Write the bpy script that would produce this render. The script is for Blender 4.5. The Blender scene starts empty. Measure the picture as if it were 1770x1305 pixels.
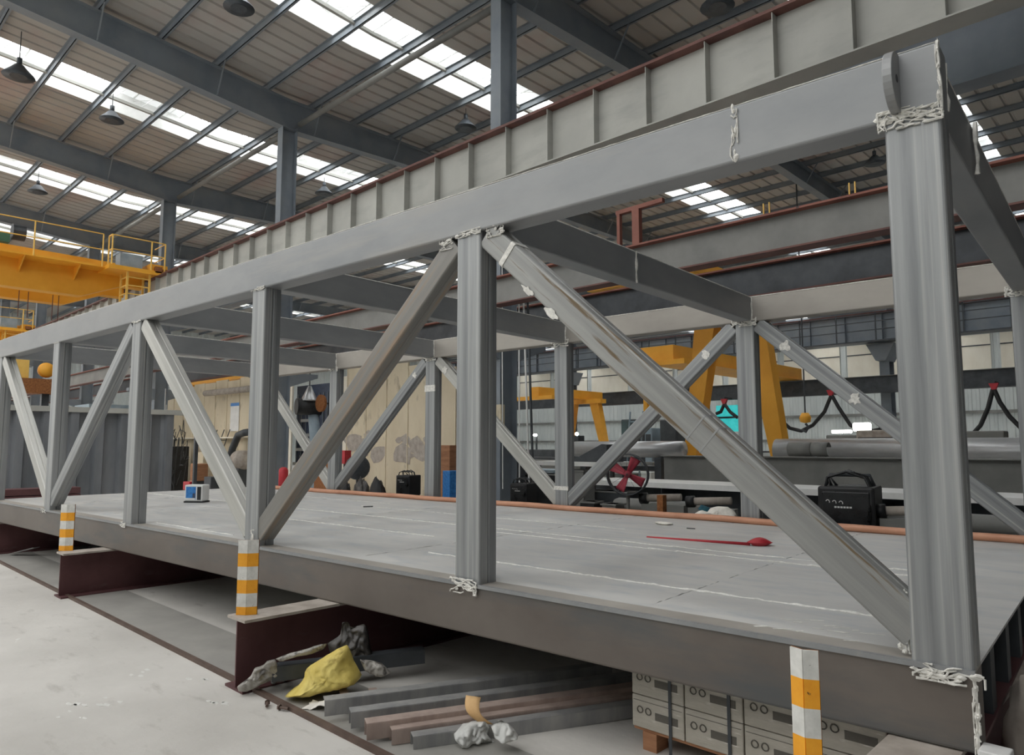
import bpy, bmesh, math, random
from mathutils import Vector, Matrix, noise as mnoise
R = math.radians
rnd = random.Random(7)
scene = bpy.context.scene
col = scene.collection

# ------------------------------------------------------------------ camera
CAM = Vector((0, 0, 1.91)); YAW = R(43.87); PITCH = R(5.393); FPX = 1233.0
cd = bpy.data.cameras.new('camera'); cam = bpy.data.objects.new('camera', cd); col.objects.link(cam)
cam.location = CAM; cam.rotation_euler = (R(90) + PITCH, 0, YAW)
cd.sensor_fit = 'HORIZONTAL'; cd.sensor_width = 36; cd.lens = FPX / 1770 * 36
cd.clip_end = 400; cd.clip_start = 0.05
scene.camera = cam
FW = Vector((-math.sin(YAW) * math.cos(PITCH), math.cos(YAW) * math.cos(PITCH), math.sin(PITCH)))
RT = Vector((math.cos(YAW), math.sin(YAW), 0)); UP = RT.cross(FW)
def ray(u, v): return FW + RT * ((u - 885) / FPX) - UP * ((v - 652.5) / FPX)
def PY(u, v, Y): d = ray(u, v); return CAM + d * (Y / d.y)
def PX(u, v, X): d = ray(u, v); return CAM + d * (X / d.x)
def PZ(u, v, Z): d = ray(u, v); return CAM + d * ((Z - 1.91) / d.z)

# ------------------------------------------------------------------ materials
def srgb(r, g, b):
    f = lambda c: (c / 255 / 12.92) if c / 255 <= .04045 else ((c / 255 + .055) / 1.055) ** 2.4
    return (f(r), f(g), f(b), 1)
MATS = {}
def mat(name, c1, c2=None, rough=.5, metal=0., scale=(3, 3, 3), detail=6, lo=.35, hi=.65, bump=0., bscale=None,
        c3=None, s3=(1, 1, 1), lo3=.5, hi3=.6, emit=None, estr=0., spec=.5, rvar=.1, trans=0.):
    m = bpy.data.materials.new(name); m.use_nodes = True; nt = m.node_tree; N = nt.nodes; L = nt.links
    b = N['Principled BSDF']; b.inputs['Metallic'].default_value = metal; b.inputs['Roughness'].default_value = rough
    b.inputs['Specular IOR Level'].default_value = spec
    tc = N.new('ShaderNodeTexCoord')
    def nz(sc, det=detail):
        mp = N.new('ShaderNodeMapping'); mp.inputs['Scale'].default_value = sc
        L.new(tc.outputs['Object'], mp.inputs['Vector'])
        n = N.new('ShaderNodeTexNoise'); n.inputs['Scale'].default_value = 1; n.inputs['Detail'].default_value = det
        n.inputs['Roughness'].default_value = .6
        L.new(mp.outputs['Vector'], n.inputs['Vector']); return n
    if c2 is not None:
        n = nz(scale); cr = N.new('ShaderNodeValToRGB'); e = cr.color_ramp.elements
        e[0].position = lo; e[0].color = c1; e[1].position = hi; e[1].color = c2
        L.new(n.outputs['Fac'], cr.inputs['Fac']); out = cr.outputs['Color']
        if c3 is not None:
            n3 = nz(s3); mr = N.new('ShaderNodeMapRange'); mr.inputs['From Min'].default_value = lo3; mr.inputs['From Max'].default_value = hi3
            L.new(n3.outputs['Fac'], mr.inputs['Value'])
            mx = N.new('ShaderNodeMix'); mx.data_type = 'RGBA'
            L.new(mr.outputs['Result'], mx.inputs[0]); L.new(out, mx.inputs[6]); mx.inputs[7].default_value = c3
            out = mx.outputs[2]
        L.new(out, b.inputs['Base Color'])
        mr2 = N.new('ShaderNodeMapRange'); mr2.inputs['To Min'].default_value = max(.05, rough - rvar); mr2.inputs['To Max'].default_value = min(1, rough + rvar)
        L.new(n.outputs['Fac'], mr2.inputs['Value']); L.new(mr2.outputs['Result'], b.inputs['Roughness'])
    else:
        b.inputs['Base Color'].default_value = c1
    if trans: b.inputs['Transmission Weight'].default_value = trans; b.inputs['IOR'].default_value = 1.12
    if bump:
        nb = nz(bscale or scale, 8); bp = N.new('ShaderNodeBump'); bp.inputs['Strength'].default_value = bump; bp.inputs['Distance'].default_value = .02
        L.new(nb.outputs['Fac'], bp.inputs['Height']); L.new(bp.outputs['Normal'], b.inputs['Normal'])
    if emit:
        b.inputs['Emission Color'].default_value = emit; b.inputs['Emission Strength'].default_value = estr
    if trans:
        b.inputs['Transmission Weight'].default_value = trans
    MATS[name] = m; return m
S = srgb
mat('steel', S(124, 127, 129), S(174, 176, 176), .4, .35, (10, 10, .35), lo=.32, hi=.68, c3=S(196, 196, 192), s3=(24, 24, .22), lo3=.54, hi3=.72, bump=.03)
mat('steel_warm', S(150, 145, 138), S(180, 175, 166), .5, .15, (1.2, 1.2, .6), lo=.3, hi=.7)
mat('steel_chord', S(134, 137, 139), S(162, 163, 163), .45, .3, (1.6, 1.6, .7), lo=.3, hi=.7, c3=S(160, 158, 154), s3=(5, 5, .5), lo3=.55, hi3=.75, bump=.02)
mat('steel_toplit', S(165, 165, 160), S(205, 204, 198), .4, .3, (8, 8, .5), lo=.3, hi=.7)  # paler steel: skylight on the left diagonals' upper faces put into the colour
mat('steel_rust', S(120, 118, 114), S(148, 146, 141), .45, .3, (9, 9, .5), lo=.3, hi=.7, c3=S(152, 128, 104), s3=(18, 18, .8), lo3=.52, hi3=.7)
mat('steel_dirty', S(134, 135, 134), S(172, 172, 168), .42, .3, (9, 9, .4), lo=.3, hi=.7, c3=S(112, 96, 74), s3=(22, 22, 1.1), lo3=.58, hi3=.66)
mat('chord_brown', S(100, 92, 86), S(124, 117, 110), .5, .25, (1.2, 1.2, .8), lo=.3, hi=.7, c3=S(92, 95, 96), s3=(3, 3, .6), lo3=.5, hi3=.7, bump=.03)
mat('deck', S(188, 188, 186), S(216, 215, 211), .5, .0, (.8, 2.2, 1), lo=.3, hi=.75, c3=S(184, 188, 190), s3=(2, 5, 1), lo3=.5, hi3=.7, bump=.03, bscale=(9, 9, 9))
mat('weld', S(205, 203, 196), S(245, 243, 236), .55, .1, (30, 30, 30))
mat('chalk', S(215, 214, 208), S(245, 244, 238), .8, 0, (30, 30, 30))
mat('floor', S(186, 183, 177), S(218, 215, 209), .75, 0, (.5, .5, .5), lo=.3, hi=.7, c3=S(158, 154, 147), s3=(2.2, 6, 1), lo3=.58, hi3=.85, bump=.15, bscale=(14, 14, 14), detail=9)
mat('floor_plate', S(150, 148, 143), S(170, 168, 162), .6, .1, (2, 2, 2), lo=.3, hi=.7)
mat('rail_brown', S(86, 70, 62), S(110, 92, 82), .6, .2, (4, 4, 4))
mat('maroon', S(84, 52, 54), S(104, 70, 70), .6, .1, (2, 2, 2), c3=S(112, 90, 86), s3=(3, 3, 9), lo3=.6, hi3=.8)
mat('dusty_flange', S(160, 150, 140), S(190, 182, 172), .7, .05, (6, 6, 6))
mat('roof', S(176, 172, 166), S(194, 191, 186), .7, 0, (.35, .12, .3), lo=.35, hi=.65, c3=S(186, 166, 160), s3=(.16, .3, .3), lo3=.52, hi3=.7)  # sheet colour paled to include the haze hanging under the roof
mat('paint_bluegrey', S(122, 131, 140), S(140, 148, 155), .55, .0, (.8, .8, .8), c3=S(148, 152, 154), s3=(.5, .5, .5), lo3=.5, hi3=.75)  # blue-grey paint, its tone raised to take in the bluish roof haze
mat('paint_grey', S(170, 170, 164), S(188, 188, 181), .6, 0, (.5, .5, .5), c3=S(160, 160, 155), s3=(.8, .8, 3), lo3=.5, hi3=.8)
mat('paint_midgrey', S(120, 121, 118), S(142, 142, 138), .6, 0, (1, 1, 1))
mat('primer_red', S(126, 76, 64), S(148, 96, 82), .65, 0, (2, 2, 2))
mat('flange_brown', S(96, 62, 58), S(120, 82, 74), .6, .1, (3, 3, 3))
mat('dark_steel', S(62, 66, 70), S(84, 88, 92), .5, .3, (2, 2, 2))
mat('yellow', S(238, 166, 44), S(250, 182, 60), .5, 0, (1, 1, 1))
mat('yellow_rail', S(236, 190, 92), S(248, 204, 110), .55, 0, (4, 4, 4))
mat('black', S(28, 29, 30), S(44, 45, 47), .5, 0, (6, 6, 6))
mat('black_gloss', S(24, 25, 27), S(36, 38, 40), .28, 0, (6, 6, 6))
mat('lamp_shade', S(70, 76, 82), S(90, 96, 102), .5, .2, (6, 6, 6))
mat('lamp_light', S(190, 192, 185), None, .4)
mat('glow', S(255, 255, 250), None, .4, emit=(1, 1, .93, 1), estr=9)
mat('arc', S(220, 255, 245), None, .4, emit=(.45, 1, .85, 1), estr=60)
mat('cyan', S(60, 205, 205), S(110, 235, 230), .5, 0, (2, 2, 2), emit=S(60, 205, 205), estr=.35)  # slight emission gives the turquoise screen its lit look
mat('beige', S(206, 192, 164), S(228, 216, 190), .7, 0, (1.1, 1.1, .5), lo=.3, hi=.7, c3=S(168, 156, 132), s3=(2.2, 2.2, 1.0), lo3=.58, hi3=.7)
mat('beige_plain', S(236, 228, 210), S(246, 240, 224), .7, 0, (1, 1, .4))
mat('partition', S(112, 116, 121), S(138, 141, 145), .5, .2, (1.5, 1.5, .4))
mat('wall_grey', S(196, 203, 202), S(218, 223, 221), .6, .1, (.5, .5, .2))
mat('copper', S(196, 140, 110), S(214, 160, 130), .5, .1, (2, 2, 2))
mat('red', S(176, 40, 52), S(200, 58, 66), .5, 0, (5, 5, 5))
mat('red_blade', S(184, 62, 80), S(206, 86, 100), .5, 0, (5, 5, 5))
mat('white_cloth', S(222, 218, 208), S(244, 240, 230), .9, 0, (9, 9, 9))
mat('teal_cloth', S(30, 74, 88), S(44, 96, 110), .9, 0, (9, 9, 9))
mat('sack', S(214, 190, 92), S(238, 220, 130), .65, 0, (5, 5, 5), c3=S(176, 150, 70), s3=(10, 10, 10), lo3=.56, hi3=.72, bump=.3, bscale=(30, 30, 30))
mat('plastic_sheet', S(150, 146, 138), S(196, 192, 184), .3, 0, (6, 6, 6), c3=S(100, 96, 92), s3=(12, 12, 12))
mat('plastic_bag', S(225, 226, 222), S(248, 248, 244), .15, 0, (8, 8, 8), trans=.25, bump=.6, bscale=(14, 14, 14))
mat('dark_film', S(52, 50, 48), S(92, 88, 84), .35, 0, (8, 8, 8))
mat('angle_grey', S(146, 147, 147), S(172, 171, 168), .5, .3, (8, 8, 2))
mat('angle_pink', S(166, 148, 138), S(188, 170, 160), .55, .2, (8, 8, 2))
mat('kraft', S(206, 164, 112), S(222, 184, 132), .8, 0, (8, 8, 8))
mat('carton', S(166, 160, 148), S(190, 184, 172), .3, 0, (3, 3, 14), lo=.3, hi=.7, c3=S(226, 222, 214), s3=(4, 4, 40), lo3=.6, hi3=.68, bump=.6, bscale=(5, 5, 24))
mat('carton_print', S(84, 80, 74), S(100, 96, 88), .6, 0, (9, 9, 9))
mat('wood', S(150, 104, 74), S(176, 128, 94), .8, 0, (3, 3, 20))
mat('tape_white', S(206, 206, 200), S(232, 231, 226), .45, 0, (14, 14, 14), c3=S(120, 112, 100), s3=(26, 26, 20), lo3=.66, hi3=.7)
mat('tape_orange', S(240, 160, 30), S(250, 176, 44), .45, 0, (14, 14, 14), c3=S(90, 60, 30), s3=(26, 26, 20), lo3=.67, hi3=.7)
mat('rust', S(128, 78, 42), S(168, 112, 66), .8, .1, (20, 20, 20))
mat('blue_print', S(40, 110, 190), S(70, 150, 220), .4, 0, (20, 20, 20))
mat('navy', S(50, 62, 88), S(66, 80, 108), .4, 0, (9, 9, 9))
mat('white', S(228, 229, 226), S(240, 240, 238), .5, 0, (4, 4, 4))
mat('silver', S(176, 178, 180), S(214, 215, 216), .3, .5, (.6, 3, 3))
mat('pale_blue', S(140, 158, 170), S(160, 176, 186), .6, 0, (3, 3, 3))
mat('green', S(60, 100, 80), S(80, 124, 100), .6, 0, (4, 4, 4))
# translucent daylit glazing seen from below
def glazing():
    m = bpy.data.materials.new('glazing'); m.use_nodes = True; nt = m.node_tree; N = nt.nodes; L = nt.links
    b = N['Principled BSDF']; b.inputs['Base Color'].default_value = S(210, 214, 212); b.inputs['Roughness'].default_value = .5
    tc = N.new('ShaderNodeTexCoord'); mp = N.new('ShaderNodeMapping'); mp.inputs['Scale'].default_value = (.8, .5, 1)
    n = N.new('ShaderNodeTexNoise'); n.inputs['Scale'].default_value = 1.2; n.inputs['Detail'].default_value = 4
    L.new(tc.outputs['Object'], mp.inputs[0]); L.new(mp.outputs[0], n.inputs['Vector'])
    mr = N.new('ShaderNodeMapRange'); mr.inputs['From Min'].default_value = .44; mr.inputs['From Max'].default_value = .6
    mr.inputs['To Min'].default_value = GL0; mr.inputs['To Max'].default_value = GL1
    L.new(n.outputs['Fac'], mr.inputs['Value']); L.new(mr.outputs[0], b.inputs['Emission Strength'])
    b.inputs['Emission Color'].default_value = (.97, .985, 1, 1)
    MATS['glazing'] = m
GL0, GL1 = .34, 5.6
glazing()

# ------------------------------------------------------------------ mesh helpers
class MB:
    def __init__(s): s.v = []; s.f = []
    def add(s, vs, fs):
        o = len(s.v); s.v += [tuple(v) for v in vs]; s.f += [tuple(i + o for i in f) for f in fs]; return s
    def box(s, x0, x1, y0, y1, z0, z1, M=None):
        vs = [Vector((x, y, z)) for z in (z0, z1) for y in (y0, y1) for x in (x0, x1)]
        if M: vs = [M @ v for v in vs]
        return s.add(vs, [(0, 2, 3, 1), (4, 5, 7, 6), (0, 1, 5, 4), (2, 6, 7, 3), (0, 4, 6, 2), (1, 3, 7, 5)])
    def bar(s, a, b, w, h, up=(0, 0, 1)):
        a = Vector(a); b = Vector(b); d = (b - a); ln = d.length; d.normalize(); u = Vector(up)
        if abs(d.dot(u)) > .98: u = Vector((1, 0, 0))
        x = d.cross(u).normalized(); y = x.cross(d)
        vs = [p + x * sx * w / 2 + y * sy * h / 2 for p in (a, b) for sx, sy in ((-1, -1), (1, -1), (1, 1), (-1, 1))]
        return s.add(vs, [(3, 2, 1, 0), (4, 5, 6, 7), (0, 1, 5, 4), (1, 2, 6, 5), (2, 3, 7, 6), (3, 0, 4, 7)])
    def tube(s, pts, r, n=10, closed=False, cap=True):
        pts = [Vector(p) for p in pts]; rs = r if isinstance(r, (list, tuple)) else [r] * len(pts)
        rings = []; pu = None; m = len(pts)
        for i, p in enumerate(pts):
            if closed: d = pts[(i + 1) % m] - pts[i - 1]
            else: d = pts[min(i + 1, m - 1)] - pts[max(i - 1, 0)]
            if d.length < 1e-9: d = Vector((0, 0, 1))
            d.normalize()
            u = pu if pu is not None else (Vector((0, 0, 1)) if abs(d.z) < .9 else Vector((1, 0, 0)))
            x = d.cross(u)
            if x.length < 1e-6: x = d.orthogonal()
            x.normalize(); y = x.cross(d); pu = y
            rings.append([p + (x * math.cos(2 * math.pi * k / n) + y * math.sin(2 * math.pi * k / n)) * rs[i] for k in range(n)])
        vs = [v for g in rings for v in g]; fs = []
        for i in range(m if closed else m - 1):
            j = (i + 1) % m
            for k in range(n): fs.append((i * n + k, i * n + (k + 1) % n, j * n + (k + 1) % n, j * n + k))
        if cap and not closed: fs += [tuple(range(n))[::-1], tuple((m - 1) * n + k for k in range(n))]
        return s.add(vs, fs)
    def prism(s, poly, a, b, fn):
        """poly: 2d points; fn(p, q, t) -> 3d; extrude t from a to b"""
        n = len(poly); vs = [fn(p[0], p[1], a) for p in poly] + [fn(p[0], p[1], b) for p in poly]
        fs = [tuple(range(n)), tuple(range(2 * n - 1, n - 1, -1))] + [(i, i + n, (i + 1) % n + n, (i + 1) % n) for i in range(n)]
        return s.add(vs, fs)
    def lathe(s, prof, c=(0, 0, 0), n=20, M=None):
        c = Vector(c); vs = []; 
        for r, z in prof:
            for k in range(n):
                a = 2 * math.pi * k / n; v = Vector((r * math.cos(a), r * math.sin(a), z)); vs.append((M @ v if M else v) + c)
        fs = []
        for i in range(len(prof) - 1):
            for k in range(n): fs.append((i * n + k, i * n + (k + 1) % n, (i + 1) * n + (k + 1) % n, (i + 1) * n + k))
        fs += [tuple(range(n))[::-1], tuple((len(prof) - 1) * n + k for k in range(n))]
        return s.add(vs, fs)
    def grid(s, fn, nu, nv):
        vs = [fn(i / nu, j / nv) for j in range(nv + 1) for i in range(nu + 1)]
        return s.add(vs, [(j * (nu + 1) + i, j * (nu + 1) + i + 1, (j + 1) * (nu + 1) + i + 1, (j + 1) * (nu + 1) + i) for j in range(nv) for i in range(nu)])
    def build(s, name, m, parent=None, smooth=False, bevel=0., solid=0., loc=None, subd=0):
        me = bpy.data.meshes.new(name); me.from_pydata(s.v, [], s.f); me.update()
        bm = bmesh.new(); bm.from_mesh(me); bmesh.ops.recalc_face_normals(bm, faces=bm.faces); bm.to_mesh(me); bm.free()
        me.materials.append(MATS[m] if isinstance(m, str) else m)
        if smooth:
            for p in me.polygons: p.use_smooth = True
        o = bpy.data.objects.new(name, me); col.objects.link(o)
        if loc is not None: o.location = loc
        if parent is not None: o.parent = parent
        if solid: md = o.modifiers.new('solid', 'SOLIDIFY'); md.thickness = solid
        if bevel: md = o.modifiers.new('bevel', 'BEVEL'); md.width = bevel; md.segments = 2; md.limit_method = 'ANGLE'
        if subd: md = o.modifiers.new('subd', 'SUBSURF'); md.levels = subd; md.render_levels = subd
        return o
def tag(o, label=None, cat=None, group=None, kind=None):
    if label: o['label'] = label
    if cat: o['category'] = cat
    if group: o['group'] = group
    if kind: o['kind'] = kind
    return o
def thing(name, label, cat, loc=(0, 0, 0), rz=0., group=None):
    o = bpy.data.objects.new(name, None); o.empty_display_size = .2; col.objects.link(o)
    o.location = loc; o.rotation_euler = (0, 0, rz); return tag(o, label, cat, group)
def copy_tree(o, parent=None):
    c = o.copy(); col.objects.link(c)
    if parent is not None: c.parent = parent
    for ch in [x for x in col.objects if x.parent == o]: copy_tree(ch, c)
    return c
def struct(o): o['kind'] = 'structure'; return o

# ================================================================== SETTING
X0, X1 = -74.0, 5.0; Y0, Y1 = .9, 72.0
o = MB().box(-95, 30, -25, 90, -.2, 0).build('floor', 'floor'); struct(o)
RZ = 13.42                                        # underside of the roof sheet at the column line
def roofz(y): return RZ + (.085 * (11 - y) if y < 11 else 0)
CX = [-1., -11., -20.95, -31., -41., -51., -61.]   # column lines
SKY = [-6., -16., -26., -36., -46., -56., -66.]
flo = bpy.data.objects['floor']; rs = random.Random(3)
for (u, v, n_) in ((250, 1165, 5), (150, 1218, 4), (115, 1240, 4), (330, 1175, 3), (375, 1215, 5), (190, 1212, 4), (20, 1108, 3)):
    c0 = PZ(u, v, 0); mb = MB()
    for _ in range(n_):
        q = c0 + Vector((rs.uniform(-.12, .12), rs.uniform(-.1, .1), .0)); r0 = rs.uniform(.01, .032); m_ = 9
        pts = [q + Vector((r0 * rs.uniform(.5, 1.5) * math.cos(R(40 * k)) * 1.6, r0 * rs.uniform(.4, 1.1) * math.sin(R(40 * k)), .0008)) for k in range(m_)]
        mb.add(pts, [tuple(range(m_))])
    mb.build('paint_splash', 'tape_white', flo, solid=.0005)
# roof sheeting, ribbed, between the skylight bands
mb = MB(); edges = [X1] + [e for s_ in SKY for e in (s_ + 1.0, s_ - 1.0)] + [X0]
for i in range(0, len(edges), 2):
    xa, xb = edges[i + 1], edges[i]; prof = []; x = xa
    while x < xb - .3:
        prof += [(x, 0), (x + .40, 0), (x + .43, .05), (x + .49, .05), (x + .52, 0)]; x += .52
    prof.append((xb, 0))
    ys = [Y0, 11, Y1]
    n = len(prof); vs = [Vector((p[0], y, roofz(y) + p[1])) for y in ys for p in prof]
    mb.add(vs, [(j * n + k, j * n + k + 1, (j + 1) * n + k + 1, (j + 1) * n + k) for j in range(len(ys) - 1) for k in range(n - 1)])
ceil = mb.build('ceiling', 'roof', solid=.01); struct(ceil)
PYS = [10.4 - 1.65 * k for k in range(10)] + [10.4 + 1.65 * k for k in range(1, 37)]
PYS.sort()
for y in PYS:
    z = roofz(y); mb = MB(); mb.box(X0, X1, y - .01, y + .01, z - .21, z - .005); mb.box(X0, X1, y - .01, y + .07, z - .21, z - .195); mb.box(X0, X1, y - .07, y + .01, z - .02, z - .005)
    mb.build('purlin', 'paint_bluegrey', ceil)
# skylight bands: raised glazing with frame and thin struts
for i, sx in enumerate(SKY):
    mb = MB()
    for ya, yb in ((Y0, 11), (11, Y1)):
        mb.add([(sx - 1.0, ya, roofz(ya) + .75), (sx + 1.0, ya, roofz(ya) + .75), (sx + 1.0, yb, roofz(yb) + .75), (sx - 1.0, yb, roofz(yb) + .75)], [(0, 1, 2, 3)])
    w = mb.build('window_%d' % (i + 1), 'glazing', solid=.01); struct(w)
    mb = MB(); mr = MB()
    for y in [Y0 + .825 * k for k in range(int((Y1 - Y0) / .825))]:
        if y > 45: break
        z = roofz(y)
        mb.bar((sx - 1, y, z + .7), (sx + 1, y, z + .7), .04, .04)
        k = int(round((y - Y0) / .825))
        a, b = (-1, 0) if k % 2 else (0, 1)
        mb.tube([(sx + a, y, z + .62), (sx + b, y + .825, z + .62)], .014, 5)
        mb.tube([(sx + a * .5, y, z + .1), (sx + a * .5 + .4, y + .5, z + .66)], .012, 5)
    for ya, yb in ((Y0, 11), (11, 60)):
        for dx in (-1, 1): mb.bar((sx + dx * 1.0, ya, roofz(ya) + .38), (sx + dx * 1.0, yb, roofz(yb) + .38), .02, .76)
        mr.bar((sx, ya, roofz(ya) - .03), (sx, yb, roofz(yb) - .03), .1, .1)
    mb.build('window_frame', 'white', w); mr.build('window_frame', 'paint_grey', w)
# walls
def corr(x0, x1, fn, z0, z1, pitch=.3, d=.04):
    prof = []; x = x0
    while x < x1 - 1e-6:
        prof += [(x, 0), (x + pitch * .5, 0), (x + pitch * .6, d), (x + pitch * .9, d)]; x += pitch
    prof.append((x1, 0)); n = len(prof)
    return MB().add([fn(p[0], p[1], z) for z in (z0, z1) for p in prof], [(k, k + 1, n + k + 1, n + k) for k in range(n - 1)])
w = corr(X0, X1, lambda s_, d, z: Vector((s_, Y1 - d, z)), 0, 14, .6, .06).build('wall_back', 'wall_grey', solid=.02); struct(w)
mb = MB()
for z in (2.2, 4.6, 7.9, 11.6): mb.box(X0, X1, Y1 - .3, Y1 - .1, z, z + .25)
struct(mb.build('trim_1', 'paint_midgrey'))
k = 8
for x in [X0 + 6.2 * i for i in range(13)]:
    mb = MB(); mb.box(x + .3, x + 5.8, Y1 - .16, Y1 - .12, 8.3, 11.4)
    w = mb.build('window_%d' % k, 'beige_plain'); struct(w); k += 1
    mb = MB(); mb.box(x + .3, x + 5.8, Y1 - .2, Y1 - .16, 10.4, 10.5); mb.build('window_frame', 'dark_steel', w)
w = corr(Y0, Y1, lambda s_, d, z: Vector((X0 + d, s_, z)), 0, 15, .6, .06).build('wall_left', 'wall_grey', solid=.02); struct(w)
w = corr(Y0 - 18, Y1, lambda s_, d, z: Vector((X1 - d, s_, z)), 0, 15.2, .6, .06).build('light_block_right', 'dark_steel', solid=.02); struct(w)  # unseen wall, added dark and close to keep light off right-facing steel

w = MB().box(X0, X1, -15.2, -15, 0, 10.5).build('light_block_front', 'wall_grey'); struct(w)  # unseen wall behind the camera, added to darken the floor under the deck

# ================================================================== building frame
def hcol(mb, x, y, w, d, z0, z1, tf=.025):
    mb.box(x - w / 2, x + w / 2, y - d / 2, y - d / 2 + tf, z0, z1); mb.box(x - w / 2, x + w / 2, y + d / 2 - tf, y + d / 2, z0, z1)
    mb.box(x - .01, x + .01, y - d / 2 + tf, y + d / 2 - tf, z0, z1)
clab = {-1.: 'steel column outside the right edge, first of the near column line',
        -11.: 'blue-grey steel column rising from the near crane beam between the two large skylights, tallest in view',
        -20.95: 'blue-grey steel column standing left of centre above the near crane beam',
        -31.: 'blue-grey steel column behind the end of the yellow crane platform',
        -41.: 'dark steel column seen below the yellow crane girder beside its ladder',
        -51.: 'dark steel column seen between the two yellow cranes at far left',
        -61.: 'farthest dark steel column at the left edge behind the second crane'}
for x in CX:
    c = thing('building_column', clab[x], 'column', (x, 11.17, 0), group='columns of the near row')
    mb = MB(); hcol(mb, 0, 0, .32, .53, 0, 12.3); mb.build('shaft', 'paint_bluegrey', c)
    MB().box(-.35, .35, -.4, .4, 0, .03).build('base_plate', 'paint_midgrey', c)
    mb = MB()
    for zz in (4.2, 7.1):
        for sy in (-1, 1): mb.prism([(.265, zz), (1.3 if zz > 5 else 1.25, zz), (1.3 if zz > 5 else 1.25, zz - .12), (.265, zz - .45)], -.15, .15, lambda p, q, t, sy=sy: Vector((t, sy * p, q)))
    mb.build('bracket', 'paint_bluegrey', c)
for i, x in enumerate([-1. - 11 * k for k in range(6)]):
    c = thing('building_column', ['dark column with a flared head under the far crane girder, right of the tall steel post', 'dark column with a flared head under the far crane girder, left of the nearest tall steel post', 'dark column under the far crane girder beside the yellow gantry leg',
              'dark column of the far row behind the rear truss posts', 'dark column of the far row left of the hanging chains', 'dark column of the far row behind the beige panels'][i], 'column', (x, 41.8, 0), group='columns of the far row')
    mb = MB(); hcol(mb, 0, 0, .5, .8, 0, 13.2); mb.prism([(-.25, 6.4), (-.7, 7.3), (.7, 7.3), (.25, 6.4)], -1., .6, lambda p, q, t: Vector((p, t, q))); mb.build('shaft', 'paint_bluegrey', c)
rlab = {-1.: 'roof rafter at the top right over the near crane beam', -11.: 'roof rafter on the tallest column at top centre, running down to the right', -20.95: 'large roof rafter crossing the upper left on the second column',
        -31.: 'roof rafter on the column behind the yellow crane platform', -41.: 'roof rafter above the yellow crane walkway', -51.: 'roof rafter far left behind the yellow crane', -61.: 'farthest roof rafter at the left edge'}
for x in CX:
    r_ = thing('roof_rafter', rlab[x], 'rafter', (x, 11.17, 12.3), group='rafters carrying the roof')
    def zb(y): return 12.2 + .1 * (11.17 - y) if y < 11.17 else (12.2 + (.28 * min(1, (y - 11.5) / 7) if y > 11.5 else 0))
    ys = [Y0 + .1, 4, 8, 10.6, 11.17, 11.5, 14, 18.5, 25, 33, 41]
    zz = lambda y: zb(y) if y < 25 else (zb(24) - .2 * max(0, (y - 33) / 8) * 1.5)
    mb = MB(); n = len(ys)
    vs = [(sx, y - 11.17, z - 12.3) for sx in (-.008, .008) for z_ in (0, 1) for y in ys for z in [zz(y) if z_ == 0 else roofz(y) - .22]]
    # web
    for i in range(n - 1):
        ya, yb = ys[i], ys[i + 1]
        q = [(ya, zz(ya)), (yb, zz(yb)), (yb, roofz(yb) - .22), (ya, roofz(ya) - .22)]
        mb.prism(q, -.008, .008, lambda p, q_, t: Vector((t, p - 11.17, q_ - 12.3)))
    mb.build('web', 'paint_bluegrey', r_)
    mb = MB()
    for i in range(n - 1):
        ya, yb = ys[i], ys[i + 1]
        mb.bar((0, ya - 11.17, zz(ya) - 12.3), (0, yb - 11.17, zz(yb) - 12.3), .34, .024)
        mb.bar((0, ya - 11.17, roofz(ya) - .235 - 12.3), (0, yb - 11.17, roofz(yb) - .235 - 12.3), .34, .024)
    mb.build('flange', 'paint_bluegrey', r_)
    for j, y in enumerate(PYS):
        if j % 2 == 0 and y < 34:
            for sx in (1,):
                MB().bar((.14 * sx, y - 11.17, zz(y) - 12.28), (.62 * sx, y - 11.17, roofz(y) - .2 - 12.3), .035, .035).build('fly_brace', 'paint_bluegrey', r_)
# tie pipes between columns
tlab = ['round tie pipe at the top right between column tops', 'round tie pipe running from the second column up to the tallest column', 'round tie pipe between the second and third columns',
        'round tie pipe left of the third column above the crane platform', 'round tie pipe far left below the roof', 'farthest round tie pipe at the left']
for i in range(len(CX) - 1):
    a, b = CX[i], CX[i + 1]; mb = MB(); c = Vector(((a + b) / 2, 11.5, 12.45))
    mb.tube([(a - .17 - c.x, 0, 0), (b + .17 - c.x, 0, 0)], .09, 12)
    tag(mb.build('tie_pipe', 'paint_midgrey', smooth=True, loc=c), tlab[i], 'pipe', 'tie pipes between the column tops')
# crane runway girders
def runway(name, label, y, zt, h, web, flange, x0=X0 + 1, x1=X1 - 1, spacing=1.13, xs=-4.27, rail=True, fw=.4, stiffside=-1, group=None):
    g = thing(name, label, 'crane beam', (0, y, zt - h), group=group)
    MB().box(x0, x1, -.008, .008, .02, h - .02).build('web', web, g)
    MB().box(x0, x1, -fw / 2, fw / 2, h - .03, h).build('top_flange', flange, g)
    MB().box(x0, x1, -fw / 2, fw / 2, 0, .025).build('bottom_flange', web if flange != 'primer_red' else 'flange_brown', g)
    if rail:
        mb = MB(); mb.box(x0, x1, -.04, .04, h, h + .015); mb.box(x0, x1, -.01, .01, h, h + .11); mb.box(x0, x1, -.035, .035, h + .09, h + .13); mb.build('rail', 'flange_brown', g)
    if spacing:
        x = xs; xx = []
        while x > x0: xx.append(x); x -= spacing
        x = xs + spacing
        while x < x1: xx.append(x); x += spacing
        for x in xx: MB().box(x - .007, x + .007, -fw / 2 + .03, -.008, .025, h - .03).build('stiffener', web, g)
    return g
runway('crane_runway_beam', 'deep pale grey plate girder with many stiffeners and a brown rail, running above the truss', 10.3, 8.48, 1.12, 'paint_grey', 'flange_brown')
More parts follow.
